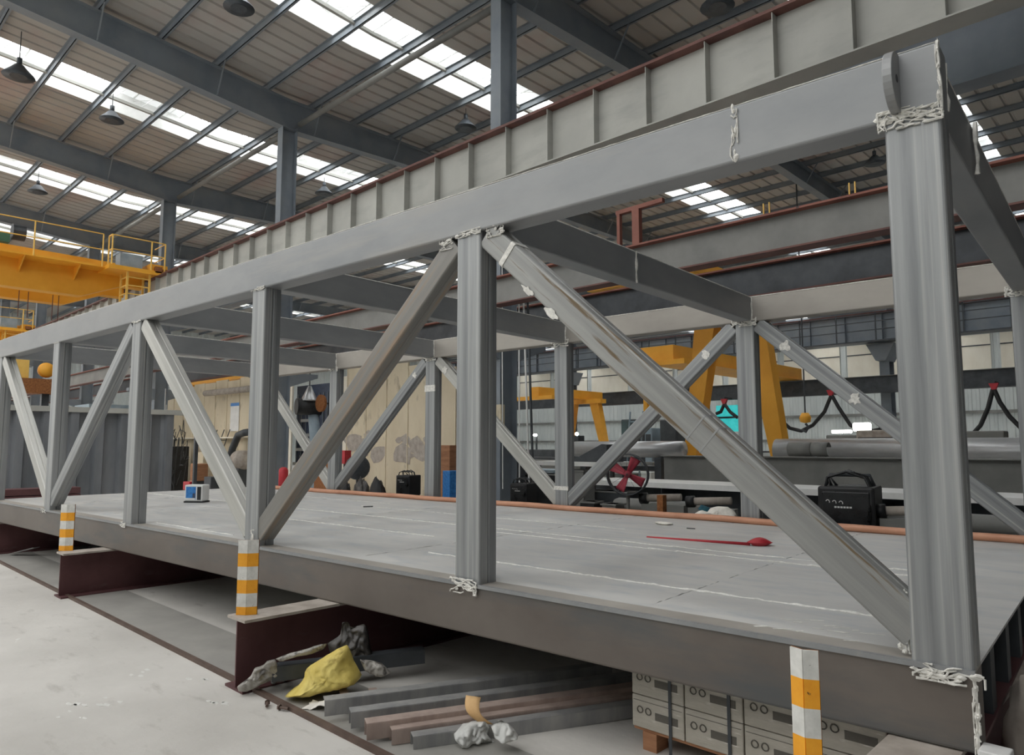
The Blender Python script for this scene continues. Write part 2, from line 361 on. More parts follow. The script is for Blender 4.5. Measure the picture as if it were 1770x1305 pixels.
runway('crane_runway_beam', 'dark grey plate girder behind the pale runway beam, seen at the top right corner', 12.35, 8.48, 1.12, 'paint_bluegrey', 'flange_brown', spacing=2.26, xs=-3.2)
g = runway('crane_runway_beam', 'dark blue-grey girder with walkway railing crossing far behind the rear truss', 41., 8.95, 1.55, 'paint_bluegrey', 'flange_brown', spacing=1.9, xs=-4.27, x1=4.5, x0=-60)
mb = MB()
for z in (.45, .9, 1.3): mb.box(-60, 4.5, -.9, -.86, z + .1, z + .15)
for k in range(32): mb.box(-60 + 2 * k, -59.94 + 2 * k, -.9, -.84, .0, 1.5)
mb.build('walkway_railing', 'dark_steel', g); MB().box(-60, 4.5, -1.1, -.2, -.08, .0).build('walkway', 'dark_steel', g)
g = runway('gantry_runway_beam', 'grey rolled beam with a red-primed top flange crossing behind the truss at mid height', 10., 5.26, .57, 'paint_midgrey', 'primer_red', spacing=0, rail=False, fw=.3)
mb = MB(); mb.box(X0 + 1, X1 - 1, -.02, .02, .57, .61); mb.build('rail', 'primer_red', g)
MB().box(PY(1386, 366, 10.).x - .02, PY(1386, 366, 10.).x + .02, -.152, -.15, .548, .565).build('stamped_mark', 'black', g)
for i, (u, v) in enumerate(((1320, 362), (1330, 360), (1468, 325), (1478, 324))):
    p = PY(u, v, 10.0); MB().box(p.x - .008, p.x + .008, -.01, .01, .57, .78).build('pin', 'yellow_rail', g)
runway('gantry_runway_beam', 'dark lower beam behind the red-primed beam, seen between the cross beams', 12.4, 5.2, .6, 'dark_steel', 'primer_red', spacing=0, rail=False, fw=.3)
runway('gantry_runway_beam', 'dark grey lower beam of the far row carrying cable loops', 40.6, 5.55, .9, 'dark_steel', 'paint_midgrey', spacing=0, rail=False, fw=.5, x1=4.5, x0=-60)
# orange gate frame on the gantry rail
p = PY(1068, 372, 10.); q = PY(1147, 362, 10.)
g = thing('rail_stop_frame', 'rust-red steel stop frame standing on the red-primed beam', 'frame', (p.x, 10., 5.28))
zt = p.z - 5.28
MB().box(0, .06, -.04, .04, 0, zt).build('post', 'primer_red', g)
MB().box(.32, .46, -.05, .05, 0, zt - .0).build('post', 'primer_red', g)
MB().bar((-.02, 0, zt + .03), (q.x - p.x, 0, zt + .05), .08, .07).build('rail', 'primer_red', g)

# high bay lamps
def lamp(u, v, z, label, lit=False, s=1.):
    p = PZ(u, v, z); L_ = thing('high_bay_lamp', label, 'lamp', (p.x, p.y, z), group='high-bay lamps under the roof')
    MB().lathe([(.38 * s, 0), (.37 * s, .02), (.2 * s, .2 * s), (.12 * s, .3 * s), (.02, .31 * s)], n=20).build('lamp_shade', 'lamp_shade', L_, smooth=True)
    MB().lathe([(.02, .3 * s), (.07, .31 * s), (.07, .5 * s), (.02, .52 * s)], n=12).build('housing', 'lamp_shade', L_, smooth=True)
    MB().lathe([(.2 * s, -.01), (.2 * s, .012)], n=20).build('lens', 'glow' if lit else 'lamp_shade', L_)
    MB().tube([(0, 0, .5 * s), (0, 0, roofz(p.y) - z - .0)], .012, 6).build('hanger', 'dark_steel', L_)
lamp(413, 14, 12.9, 'unlit lamp hanging at the top edge left of the large centre skylight')
lamp(805, 222, 12.7, 'unlit lamp below the large skylight just left of the tallest column')
lamp(1240, 12, 12.7, 'unlit lamp at the top edge above the pale runway beam', s=1.1)
lamp(193, 208, 12.8, 'unlit lamp in the dark roof bay between the two left skylight bands')
lamp(32, 132, 12.6, 'lamp with a pale lens hanging at the far upper left below the skylight', s=1.1)
lamp(560, 335, 12.7, 'unlit lamp seen just above the runway beam right of the second column')
lamp(65, 332, 12.8, 'unlit lamp above the yellow crane railing at the left')
lamp(1512, 283, 12.7, 'unlit lamp seen under the truss top beam beside the tall post')
lamp(1508, 462, 12.2, 'small lamp hanging far behind above the rear truss beam', s=1.2)
lamp(1680, 522, 9.6, 'lit lamp hanging right of the tall nearest post', True, s=1.6)

# ================================================================== yellow cranes
def crane(X, label, zb=7.55, zt=9.15, ystart=-4, railing=True):
    c = thing('overhead_crane', label, 'crane', (X, 0, 8.6), group='yellow overhead cranes')
    D = Vector((X, 0, 8.6))
    def B(x0, x1, y0, y1, z0, z1): return MB().box(x0 - X, x1 - X, y0, y1, z0 - 8.6, z1 - 8.6)
    # two box girders with tapered ends
    for gx in (X - 1.2, X - 3.6):
        mb = MB(); mb.prism([(ystart, zb), (7.9, zb), (9.3, 8.15), (10.1, 8.15), (10.1, zt - .15), (ystart, zt)], gx - X - .25, gx - X + .25, lambda p, q, t: Vector((t, p, q - 8.6)))
        mb.build('girder', 'yellow', c)
    B(X - 4.6, X + .2, 9.9, 10.55, 8.62, 8.95).build('end_carriage', 'yellow', c)
    for gx in (X - 4.2, X - .3): MB().lathe([(.2, -.06), (.2, .06)], c=(gx - X, 10.3, .08), n=16, M=Matrix.Rotation(R(90), 3, 'X')).build('wheel', 'dark_steel', c)
    B(X - .95, X - .1, ystart, 8.4, 8.58, 8.66).build('walkway', 'yellow', c)
    B(X - .95, X + .35, 8.4, 10.45, 8.5, 8.66).build('platform', 'yellow', c)
    for k in range(7):
        y = 7.6 - 1.75 * k
        MB().prism([(X - .95, 8.58), (X - .1, 8.58), (X - .95, 8.1)], y - .02, y + .02, lambda p, q, t: Vector((p - X, t, q - 8.6))).build('walkway_bracket', 'yellow', c)
    mb = MB()
    for z in (9.25, 9.85): mb.tube([(-.1, ystart, z - 8.6), (-.1, 8.3, z - 8.6)], .022, 6)
    y = 8.3
    while y > ystart: mb.tube([(-.1, y, .0), (-.1, y, 1.25)], .025, 6); y -= 2.2
    mb.build('railing', 'yellow_rail', c)
    mb = MB()
    for z in (9.25, 9.8): mb.tube([(.3, 8.5, z - 8.6), (.3, 10.4, z - 8.6), (-.8, 10.4, z - 8.6)], .022, 6)
    for p in ((.3, 8.5), (.3, 9.9), (.3, 10.4), (-.1, 8.5)): mb.tube([(p[0], p[1], 0), (p[0], p[1], 1.2)], .03, 6)
    mb.bar((-.1, 8.5, 1.2), (.3, 8.5, 1.2), .05, .05); mb.bar((-.1, 8.5, .65), (.3, 8.5, .65), .04, .04)
    mb.build('platform_railing', 'yellow_rail', c)
    # ladder cage under the platform
    mb = MB()
    for p in ((-.5, 9.1), (.2, 9.1), (.2, 9.9), (-.5, 9.9)): mb.bar((p[0], p[1], -1.55), (p[0], p[1], -.1), .07, .07)
    for z in (-.3, -.62, -.94, -1.26, -1.5):
        mb.bar((-.5, 9.1, z), (.2, 9.1, z), .04, .04); mb.bar((.2, 9.1, z), (.2, 9.9, z), .04, .04)
    mb.build('ladder', 'yellow_rail', c)
    B(X - .6, X - .05, 8.9, 9.7, 8.66, 9.25).build('control_box', 'pale_blue', c)
    mb = MB(); mb.tube([(.15, 10.3, .1), (.15, 10.75, .1)], .12, 12); mb.box(-.1, .35, 10.05, 10.3, 0, .25); mb.build('motor', 'rust', c)
    return c
c = crane(-29.3, 'yellow double-girder overhead crane with railed walkway at upper left, the nearer one')
D0 = c.location
mb = MB(); mb.box(-2.9, -1.3, 3.5, 5.6, .6, .95); mb.tube([(-2.2, 4, 1.15), (-2.2, 5.2, 1.15)], .25, 12); mb.build('trolley', 'green', c)
MB().lathe([(.3, -.2), (.3, .2)], c=(-1.6, 5.9, 1.1), n=16, M=Matrix.Rotation(R(90), 3, 'X')).build('hoist_drum', 'dark_steel', c)
mb = MB()
for y in (6.2, 6.5, 7.3, 7.5): mb.tube([(-2.4, y, -.9), (-2.4, y, -1.9)], .015, 5)
mb.build('rope', 'flange_brown', c)
crane(-49.5, 'yellow overhead crane at the far left edge behind the first, only its end in view')

# semi gantry cranes in the next bay
def gantry(name, X, ya, yb, zb, zt, label, leg=None, w=.7, post=False):
    c = thing(name, label, 'crane', (X, ya, 0), group='yellow gantry cranes in the next bay')
    MB().box(-w / 2, w / 2, 0, yb - ya, zb, zt).build('girder', 'yellow', c)
    MB().box(-w / 2 - .1, w / 2 + .1, 0, yb - ya, zb - .03, zb).build('lower_flange', 'yellow', c)
    MB().box(-1.6, 1.6, (-.2), .3, zb - .25, zb - .03).build('end_carriage', 'yellow', c)
    if post:
        for yy in (.6,): MB().box(-w / 2, -w / 2 + .2, yy - .1, yy + .1, 0, zb - .03).build('leg', 'yellow', c)
    if leg is not None:
        for (xt, xb_) in leg[1]:
            mb = MB(); ly = leg[0] - ya
            mb.prism([(xt - .36, zb), (xt + .36, zb), (xb_ + .17, .45), (xb_ - .17, .45)], ly - .22, ly + .22, lambda p, q, t: Vector((p, t, q)))
            mb.build('leg', 'yellow', c)
        MB().box(min(l[1] for l in leg[1]) - .5, max(l[1] for l in leg[1]) + .5, ly - .3, ly + .3, 0, .45).build('leg_carriage', 'yellow', c)
        MB().box(-1.6, 1.6, ly - .3, ly + .3, zb - .3, zb - .03).build('cross_head', 'yellow', c)
    return c
pA = PY(1222, 580, 20.); pB = PY(1195, 822, 20.); pC = PY(1316, 610, 20.); pD = PY(1352, 800, 20.)
def ext(pt, pb, z): t = (z - pt.z) / (pb.z - pt.z); return pt.x + (pb.x - pt.x) * t
Xg = (ext(pA, pB, 5.6) + ext(pC, pD, 5.6)) / 2
gantry('semi_gantry_crane', Xg, 15.2, 20.6, 6.25, 7.0, 'yellow semi-gantry crane on two splayed legs behind the rear truss, nearest of the next bay',
       (20., [(ext(pA, pB, 6.2) - Xg, ext(pA, pB, .45) - Xg), (ext(pC, pD, 6.2) - Xg, ext(pC, pD, .45) - Xg)]))
gantry('semi_gantry_crane', -17.2, 27, 40.9, 5.62, 6.25, 'yellow gantry girder far behind the splayed legs, ending on the far lower beam', w=1.9, post=True)
pA = PY(990, 700, 38.); pC = PY(1030, 700, 38.); pD = PY(1044, 765, 38.); pB = PY(984, 765, 38.)
Xg = (pA.x + pC.x) / 2
gantry('semi_gantry_crane', Xg, 33, 39.6, 4.95, 5.5, 'small distant yellow gantry with slim legs, left of the fan',
       (38., [(ext(pA, pB, 4.9) - Xg, ext(pA, pB, .45) - Xg), (ext(pC, pD, 4.9) - Xg, ext(pC, pD, .45) - Xg)]))

# ================================================================== THE TRUSS
T0 = Vector((-.5623 * math.cos(R(3.4)) - 3.8094 * math.sin(R(3.4)), -.5623 * math.sin(R(3.4)) + 3.8094 * math.cos(R(3.4)), .91))
TA = R(3.4)
TM = Matrix.Translation(T0) @ Matrix.Rotation(TA, 4, 'Z')
truss = thing('steel_truss_frame', 'long unpainted box-section steel truss module with a plate deck, resting on maroon beams', 'steel frame', T0, TA)
MLOC = {}
H, CT, CB, W = 2.6, .335, .355, 5.2; PWD, PDP = .25, .2
def member(name, a, b, w, d, m='steel', groove=True, parent=truss, yref=None):
    """w is the width in the x-z plane, d the width along y (or along z for beams running in y)"""
    a = Vector(a); b = Vector(b); dz = (b - a); ln = dz.length; dz.normalize()
    yy = Vector((0, 1, 0)) if abs(dz.y) < .9 else Vector((0, 0, 1))
    xx = yy.cross(dz).normalized(); yy = dz.cross(xx)
    hw, hd, r = w / 2, d / 2, .016
    def corner(cx, cy, a0): return [(cx + r * math.cos(R(a0 + t)), cy + r * math.sin(R(a0 + t))) for t in (0, 30, 60, 90)]
    poly = []
    poly += corner(hw - r, hd - r, 0)
    poly += corner(-hw + r, hd - r, 90)
    if groove: poly += [(-hw, .012), (-hw + .01, .004), (-hw + .01, -.004), (-hw, -.012)]
    poly += corner(-hw + r, -hd + r, 180)
    poly += corner(hw - r, -hd + r, 270)
    if groove: poly += [(hw, -.012), (hw - .01, -.004), (hw - .01, .004), (hw, .012)]
    mb = MB(); mb.prism(poly, 0, ln, lambda p, q, t: Vector((p, q, t)))
    o = mb.build(name, m, parent)
    Mx = Matrix((xx, yy, dz)).transposed().to_4x4(); Mx.translation = a
    o.matrix_local = Mx; MLOC[o.name] = Mx.copy()
    return o
NB = 5
for side, y0 in ((0, 0.), (1, W)):
    yc = y0 + PDP / 2
    member('top_chord', (-NB * 3 - .25, yc, H + CT / 2), (0, yc, H + CT / 2), CT, PDP, 'steel_chord' if side == 0 else 'steel_warm', False)
    member('bottom_chord', (-NB * 3 - .25, yc, -CB / 2), (0, yc, -CB / 2), CB, PDP, 'chord_brown' if side == 0 else 'chord_brown', False)
    posts = []
    for k in range(NB + 1):
        posts.append(member('post', (-3 * k - PWD / 2, yc, 0), (-3 * k - PWD / 2, yc, H), PWD, PDP - .01, 'steel'))
    t, s_ = .17, .185
    a, b = H - .04, .13
    def dg(x0, x1, m='steel'): return member('diagonal_brace', (x0, yc, a), (x1, yc, b), .19, s_ - .02, m)
    dg(-2.96, -.22, 'steel_dirty' if side == 0 else 'steel'); dg(-3.29, -6.03, 'steel_rust' if side == 0 else 'steel')
    dg(-8.96, -6.22, 'steel_toplit' if side == 0 else 'steel_toplit'); dg(-9.29, -12.03)
    dg(-14.96, -12.22, 'steel_toplit')
    tag(side and truss.children[0] or truss.children[0])
for k in range(NB + 1):
    x = -3 * k - .125
    member('cross_beam' if 0 < k < NB else 'end_beam', (x, PDP, H + CT / 2), (x, W, H + CT / 2), .2, CT - (.0 if k in (0,) else .02), 'steel_chord', False)
    if k: member('floor_beam', (x, PDP, -CB / 2 - .01), (x, W, -CB / 2 - .01), .2, CB - .03, 'chord_brown', False)
for k in range(NB):
    member('floor_beam', (-3 * k - 1.6, PDP, -CB / 2 - .01), (-3 * k - 1.6, W, -CB / 2 - .01), .12, CB - .08, 'chord_brown', False)
mb = MB(); mb.box(-.14, -.125, PDP, W, -CB + .02, -.012)
mb.build('end_channel', 'dark_steel', truss)
MB().box(-.22, -.0, PDP, W, -CB, -CB + .02).build('end_flange', 'maroon', truss)
for y in [.55 + .62 * k for k in range(8)]: MB().box(-.125, -.01, y, y + .14, -CB + .02, -.012).build('stiffener', 'dark_steel', truss)
MB().box(-NB * 3 - .25, .0, PDP - .02, W + .01, -.012, .003).build('deck_plate', 'deck', truss)
mb = MB(); mb.box(-NB * 3 - .25, .004, -.012, .02, -.02, .004); mb.build('edge_strip', 'steel_chord', truss)
MB().box(-NB * 3 - .25, 0, .02, PDP - .02, -.012, .003).build('chord_top_plate', 'steel_warm', truss)
# deck seam welds (raised beads)
def bead(name, pts, r=.006, m='weld', n=5, jit=.004, parent=truss):
    P_ = []
    for i in range(len(pts) - 1):
        a, b = Vector(pts[i]), Vector(pts[i + 1]); k = max(2, int((b - a).length / .05))
        for j in range(k): P_.append(a.lerp(b, j / k) + Vector([rnd.uniform(-jit, jit) for _ in range(3)]))
    P_.append(Vector(pts[-1])); rs = [r * rnd.uniform(.5, 1.4) for _ in P_]
    return MB().tube(P_, rs, n).build(name, m, parent)
for (y, xa, xb, r) in ((.82, -4.4, -.55, .009), (2.64, -15, -.4, .007), (2.38, -5.2, -.4, .007), (1.65, -9.3, -5.2, .007), (.3, -9, -7, .006), (4.2, -15, -9, .004), (3.6, -9, -4, .004)):
    bead('weld_seam', [(xa, y, .004), (xb, y, .004)], r, 'chalk')
for x in (-1.75, -4.7, -7.8, -10.7, -13.2): bead('plate_joint', [(x, .25, .002), (x, 5.1, .002)], .0035, 'deck')
# chalk scribble on deck
mb = MB()
for k in range(16):
    p = Vector((rnd.uniform(-1.05, -.55), rnd.uniform(.12, .5), .004)); q = p + Vector((rnd.uniform(.02, .12), rnd.uniform(.0, .06), 0)); mb.bar(p, q, rnd.uniform(.006, .02), .001)
mb.build('chalk_mark', 'chalk', truss)
# messy weld slag round the joints
POSTS = {}
def host(o, h):
    o.parent = h; o.matrix_local = MLOC[h.name].inverted(); return o
def mess(c, ax, bx, la, lb, n, nrm, r=.006, blobs=8):
    """squiggly slag threads over a patch: centre c, axes ax, bx with half-lengths la, lb; nrm lifts off the face"""
    c, ax, bx, nrm = map(Vector, (c, ax, bx, nrm)); mb = MB()
    for _ in range(n):
        s0, t0 = rnd.uniform(-la, la), rnd.uniform(-lb, lb); pts = []; ang = rnd.uniform(-.5, .5) + (math.pi if rnd.random() < .5 else 0)
        for _k in range(rnd.randint(4, 9)):
            pts.append(c + ax * s0 + bx * t0 + nrm * rnd.uniform(.0, .012))
            ang += rnd.uniform(-.9, .9); st = min(la, .05) * rnd.uniform(.5, 1)
            s0 = max(-la, min(la, s0 + st * math.cos(ang))); t0 = max(-lb, min(lb, t0 + st * .7 * math.sin(ang)))
        mb.tube(pts, [r * rnd.uniform(.4, 1.2) for _ in pts], 5)
    for _ in range(blobs):
        p = c + ax * rnd.uniform(-la, la) + bx * rnd.uniform(-lb * .6, lb * .6)
        s1, s2 = rnd.uniform(.01, .03), rnd.uniform(.006, .016)
        mb.add([p + ax * s1 * math.cos(R(60 * k)) + bx * s2 * math.sin(R(60 * k)) + nrm * .002 for k in range(6)] + [p + nrm * rnd.uniform(.006, .014)], [(k, (k + 1) % 6, 6) for k in range(6)])
    o = mb.build('weld_slag', 'weld')
    return host(o, min((q for q in truss.children if q.name.startswith('post')), key=lambda q: (MLOC[q.name].translation.xy - c.xy).length))
XA, ZA, YA, NY = (1, 0, 0), (0, 0, 1), (0, 1, 0), (0, -1, 0)
mess((-.135, 0, H + .0), XA, ZA, .14, .05, 26, NY, .006, 14)
mess((-.1, -.012, -.03), XA, ZA, .14, .035, 14, NY, .006, 10)
mess((-.0, -.003, -.19), ZA, XA, .16, .012, 8, NY, .004, 6)
mess((-.004, -.002, H + .17), ZA, XA, .17, .006, 5, NY, .003, 6)
mess((-.29, .06, .16), ZA, XA, .14, .025, 12, NY, .005, 8)
mess((-1.02, 0, H + .17), ZA, XA, .165, .022, 5, NY, .005, 10)
mess((-3.13, 0, H), XA, ZA, .14, .02, 10, NY, .005, 8)
mess((-2.86, .015, H - .03), XA, ZA, .08, .04, 9, NY, .004, 4)
mess((-3.38, .015, H - .03), XA, ZA, .07, .05, 10, NY, .004, 4)
mess((-3.14, -.012, -.02), XA, ZA, .13, .05, 22, NY, .006, 6)
mess((-6.125, 0, H), XA, ZA, .13, .015, 6, NY, .005, 5)
mess((-6.05, -.012, .06), ZA, XA, .1, .03, 7, NY, .005, 4)
mess((-9.2, -.012, -.01), XA, ZA, .09, .03, 8, NY, .006, 6)
mess((-9.125, 0, H), XA, ZA, .13, .015, 6, NY, .005, 5)
mess((-12.2, -.012, -.01), XA, ZA, .12, .03, 7, NY, .006, 6)
for k in range(0, NB + 1):
    x = -3 * k - .125
    mess((x, W, H), XA, ZA, .16, .05, 18 if k < 3 else 8, NY, .01, 12)
    mess((x, W, .02), XA, ZA, .15, .03, 12 if k < 3 else 5, NY, .008, 6)
    bead('weld_seam', [(x + .11, W - .004, H + .02), (x + .11, W - .004, H + CT - .01)], .011)
def patch(p, dirv, wd, ln):
    """ragged white patch of ground-off paint on a diagonal"""
    p = Vector(p); d = Vector(dirv).normalized(); n = Vector((0, -1, 0)); s2 = d.cross(n)
    pts = []
    for k in range(14):
        a = 2 * math.pi * k / 14; rr = rnd.uniform(.45, 1.2); pts.append(p + d * math.cos(a) * ln * rr + s2 * math.sin(a) * wd * min(rr, 1))
    vs = [q + n * .001 for q in pts] + [q + n * .004 for q in pts]; m_ = len(pts)
    MB().add(vs, [tuple(range(m_)), tuple(range(2 * m_ - 1, m_ - 1, -1))] + [(i, i + m_, (i + 1) % m_ + m_, (i + 1) % m_) for i in range(m_)]).build('ground_patch', 'weld', truss)
dr = Vector((2.74, 0, -2.43)); dl = Vector((-2.74, 0, -2.43))
for f in (.13, .42): p = Vector((-2.96, W + .015, H - .04)) + dr * f; patch(p, dr, .085, .07)
p = Vector((-3.29, W + .015, H - .04)) + dl * .14; patch(p, dl, .085, .06)
p = Vector((-9.29, W + .015, H - .04)) + dl * .1; patch(p, dl, .085, .07)
p = Vector((-8.96, W + .015, H - .04)) + dr * .08; patch(p, dr, .085, .08)
MB().box(-9.26, -8.99, W - .002, W + .02, 1.98, 2.1).build('tape_band', 'weld', truss)
MB().box(-6.26, -5.99, W - .002, W + .02, .3, .36).build('tape_band', 'weld', truss)
# splice collar on the big diagonal
p = Vector((-2.96, .1, H - .04)) + dr * .07
o = member('splice_weld', p, p + dr * .012, .2, .175, 'weld', False)
for f in (.17, .245): p = Vector((-2.96, .013, H - .04)) + dr * f + Vector((.06, 0, .07)) * -1.; patch(p, dr, .03, .07)
for f in (.6,):
    p = Vector((-2.96, .1, H - .04)) + dr * f; member('tape_band', p, p + dr * .003, .192, .168, 'steel_chord', False); p += dr * .03; member('tape_band', p, p + dr * .003, .192, .168, 'steel_chord', False)
# top splice of cross beam and long edge beads
bead('weld_seam', [(-3.02, 2.3, H + .005), (-3.02, 2.3, H + CT - .01)], .012)
bead('weld_seam', [(.0, -.002, H - .02), (.0, -.002, H + CT)], .008)
bead('weld_seam', [(-NB * 3, .005, H + CT), (0, .005, H + CT)], .0035, jit=.001)
bead('weld_seam', [(.0, -.004, -.02), (.0, -.004, -CB)], .007)
bead('weld_seam', [(.002, PDP, H + .05), (.002, PDP, H + CT - .03)], .006)
bead('weld_seam', [(-.0, 1.15, H + .02), (-.0, 1.15, H + CT)], .012)
for k in range(NB + 1):
    x = -3 * k - .025
    for z in (H + CT - .012,): MB().tube([(x, PDP, z), (x, W, z)], .004, 5).build('edge_seam', 'weld', truss)
    bead('weld_seam', [(x - .0, .2 + .01, H + .02), (x - .0, .21, H + CT - .02)], .006)
bead('weld_seam', [(-3 * NB, W - .003, H + CT - .012), (0, W - .003, H + CT - .012)], .004, jit=.001)
for k in range(NB + 1):
    for zz in (H,): bead('weld_seam', [(-3 * k - .25, -.003, zz), (-3 * k, -.003, zz)], .004)
# end frame top plate
# lifting lug
mb = MB(); prof = [(0, .15)] + [(-.15 * math.sin(R(a)) - .02, .15 * math.cos(R(a))) for a in range(0, 181, 12)] + [(0, -.15)]
mb.prism(prof, -.022, .022, lambda p, q, t: Vector((t, p, q))); lug = mb.build('lifting_lug', 'steel_chord', truss, bevel=.004, loc=(-.19, 0, H + .175)); lug['label'] = 'half-round lifting lug plate'
MB().tube([(-.024, -.07, .0), (.024, -.07, 0)], .02, 12).build('lug_hole', 'black', lug)

# copper coloured hose along the rear edge of the deck
mb = MB(); pts = []
for k in range(61):
    x = 0. - 15 * k / 60; pts.append(Vector((x, W - .1 + .02 * math.sin(k * .5), .045 + .004 * math.sin(k))))
mb.tube(pts, .042, 10); o = mb.build('hose', 'copper', smooth=True); o.matrix_world = TM
tag(o, 'long salmon-coloured hose lying along the rear edge of the deck', 'hose')
def onT(x, y, z=0): return TM @ Vector((x, y, z))

# ================================================================== support beams, rail strip, markers
def support(x, label):
    s_ = thing('support_beam', label, 'beam', (x, 2.66, 0), group='maroon I-beams under the truss')
    L_ = 7.2
    MB().box(-.15, .15, 0, L_, .53, .552).build('top_flange', 'dusty_flange', s_)
    MB().box(-.008, .008, .01, L_, .02, .53).build('web', 'maroon', s_)
    MB().box(-.15, .15, 0, L_, 0, .02).build('bottom_flange', 'maroon', s_)
support(-1.0, 'maroon I-beam under the right end of the truss, behind the cut-off striped marker')
support(-5.58, 'maroon I-beam under the truss beside the scrap pile, nearest fully visible')
support(-10.48, 'maroon I-beam under the truss at far left below the small striped marker')
support(-15.4, 'maroon I-beam under the left end of the truss beyond the frame edge')
o = MB().box(-60, 4.6, -.02, .02, 0, .03).build('floor_rail', 'rail_brown', loc=(0, 2.76, 0)); tag(o, 'thin brown steel strip set along the concrete floor in front of the support beams', 'rail')
o = MB().box(-60, 4.6, 0, .62, 0, .006).build('floor_plate', 'floor_plate', loc=(0, 2.79, 0)); tag(o, 'smooth grey steel plate band on the floor behind the brown strip', 'plate')
# slag bits on ground
def marker(x, label, z0=.553, z1=1.143, y=2.75, q=1., a1=-18, a2=28):
    m_ = thing('marker_post', label, 'marker post', (x, y, z0), group='striped marker posts')
    n = 6; h = (z1 - z0) / 5.6
    for k in range(6):
        za = z1 - z0 - h * (k + 1); zb_ = z1 - z0 - h * k; za = max(za, 0)
        mb = MB(); j = [rnd.uniform(-.004, .004) for _ in range(4)]
        mb.box(-.055 * q, .0, -.004, .004, za, zb_, Matrix.Rotation(R(a1), 4, 'Z')); mb.box(0, .055 * q, -.004, .004, za, zb_, Matrix.Rotation(R(a2), 4, 'Z'))
        mb.build('stripe', 'tape_orange' if k % 2 else 'tape_white', m_)
    mb = MB(); mb.box(-.058 * q, 0, .005, .012, 0, z1 - z0, Matrix.Rotation(R(a1), 4, 'Z')); mb.box(0, .058 * q, .005, .012, 0, z1 - z0, Matrix.Rotation(R(a2), 4, 'Z')); mb.build('angle_iron', 'rust', m_)
    return m_
marker(-5.6, 'orange and white striped marker post on the I-beam beside the scrap pile', q=1.5, a1=35, a2=62)
marker(-10.62, 'small orange and white striped marker post on the far left I-beam', q=1.6, a1=35, a2=62)
marker(-1.13, 'orange and white striped marker post at lower right in front of the cartons')

# soft things: an outline taken in a vertical plane, inflated to real thickness
def inflate(name, m, outline, base, thick, label, cat, seed, amp=.03, n=14, mi=44, parent=None):
    hd = Vector((base.x, base.y, 0)).normalized()        # away from the camera, horizontal
    rt = Vector((hd.y, -hd.x, 0)); P_ = []
    for u, v in outline:
        d = ray(u, v); t = (base.x * hd.x + base.y * hd.y) / (d.x * hd.x + d.y * hd.y); q = CAM + d * t
        P_.append(Vector(((q - base).dot(rt), max(q.z, base.z + .002) - base.z)))
    # resample
    L_ = [0]
    for k in range(len(P_)): L_.append(L_[-1] + (P_[(k + 1) % len(P_)] - P_[k]).length)
    pts = []
    for k in range(mi):
        t = L_[-1] * k / mi
        for q in range(len(P_)):
            if L_[q + 1] >= t: f = (t - L_[q]) / max(1e-6, L_[q + 1] - L_[q]); pts.append(P_[q].lerp(P_[(q + 1) % len(P_)], f)); break
    c = sum(pts, Vector((0, 0))) / mi; vs = []; fs = []
    rings = [(s_, sg) for sg, rng in ((-1, [k / n for k in range(1, n + 1)]), (1, [k / n for k in range(n - 1, 0, -1)])) for s_ in rng]
    def pos(s_, sg, p):
        q = c + (p - c) * s_; dep = sg * thick * math.sqrt(max(0, 1 - s_ ** 2.6)) * (.6 + .8 * max(0, .35 - q.y) / .35)
        w = Vector((q.x * 9, q.y * 9, sg * 2 + seed)); nn = mnoise.noise(w * .7) + .6 * abs(mnoise.noise(w * 1.7)) - .5 * abs(mnoise.noise(w * 3.1 + Vector((3, 3, 3))))
        dep += amp * nn * (1 if s_ < .99 else .0) * (1.6 if sg < 0 else 1)
        z = q.y + amp * .4 * nn * (1 - s_)
        return rt * q.x + hd * dep + Vector((0, 0, max(.002, z)))
    vs.append(pos(0, -1, c))
    for s_, sg in rings:
        for p in pts: vs.append(pos(s_, sg, p))
    vs.append(pos(0, 1, c)); R_ = len(rings)
    for k in range(mi): fs.append((0, 1 + k, 1 + (k + 1) % mi))
    for r in range(R_ - 1):
        for k in range(mi): fs.append((1 + r * mi + k, 1 + (r + 1) * mi + k, 1 + (r + 1) * mi + (k + 1) % mi, 1 + r * mi + (k + 1) % mi))
    e = len(vs) - 1
    for k in range(mi): fs.append((e, 1 + (R_ - 1) * mi + (k + 1) % mi, 1 + (R_ - 1) * mi + k))
    o = MB().add(vs, fs).build(name, m, parent, smooth=True, loc=base)
    if label: tag(o, label, cat)
    return o
# ================================================================== things on the deck
# printed tin box
p = PZ(340, 868, .915)
b_ = thing('packaging_drum', 'small blue and white printed box standing on the deck behind the front truss', 'box', (p.x, p.y, .915), R(38))
mb = MB(); b_.scale = (.68, .68, .8); mb.box(-.24, .24, -.17, .17, .03, .38); mb.build('body', 'white', b_, bevel=.02)
MB().box(-.2, .06, -.176, -.17, .06, .34).build('label_panel', 'blue_print', b_); MB().box(-.02, .05, -.178, -.176, .07, .2).build('label_panel', 'navy', b_); MB().box(-.2, .05, -.1785, -.1765, .06, .1).build('label_panel', 'white', b_)
mb = MB(); mb.box(.1, .2, -.176, -.17, .06, .34); mb.box(-.25, .25, -.18, .18, 0, .03); mb.build('base', 'black', b_)
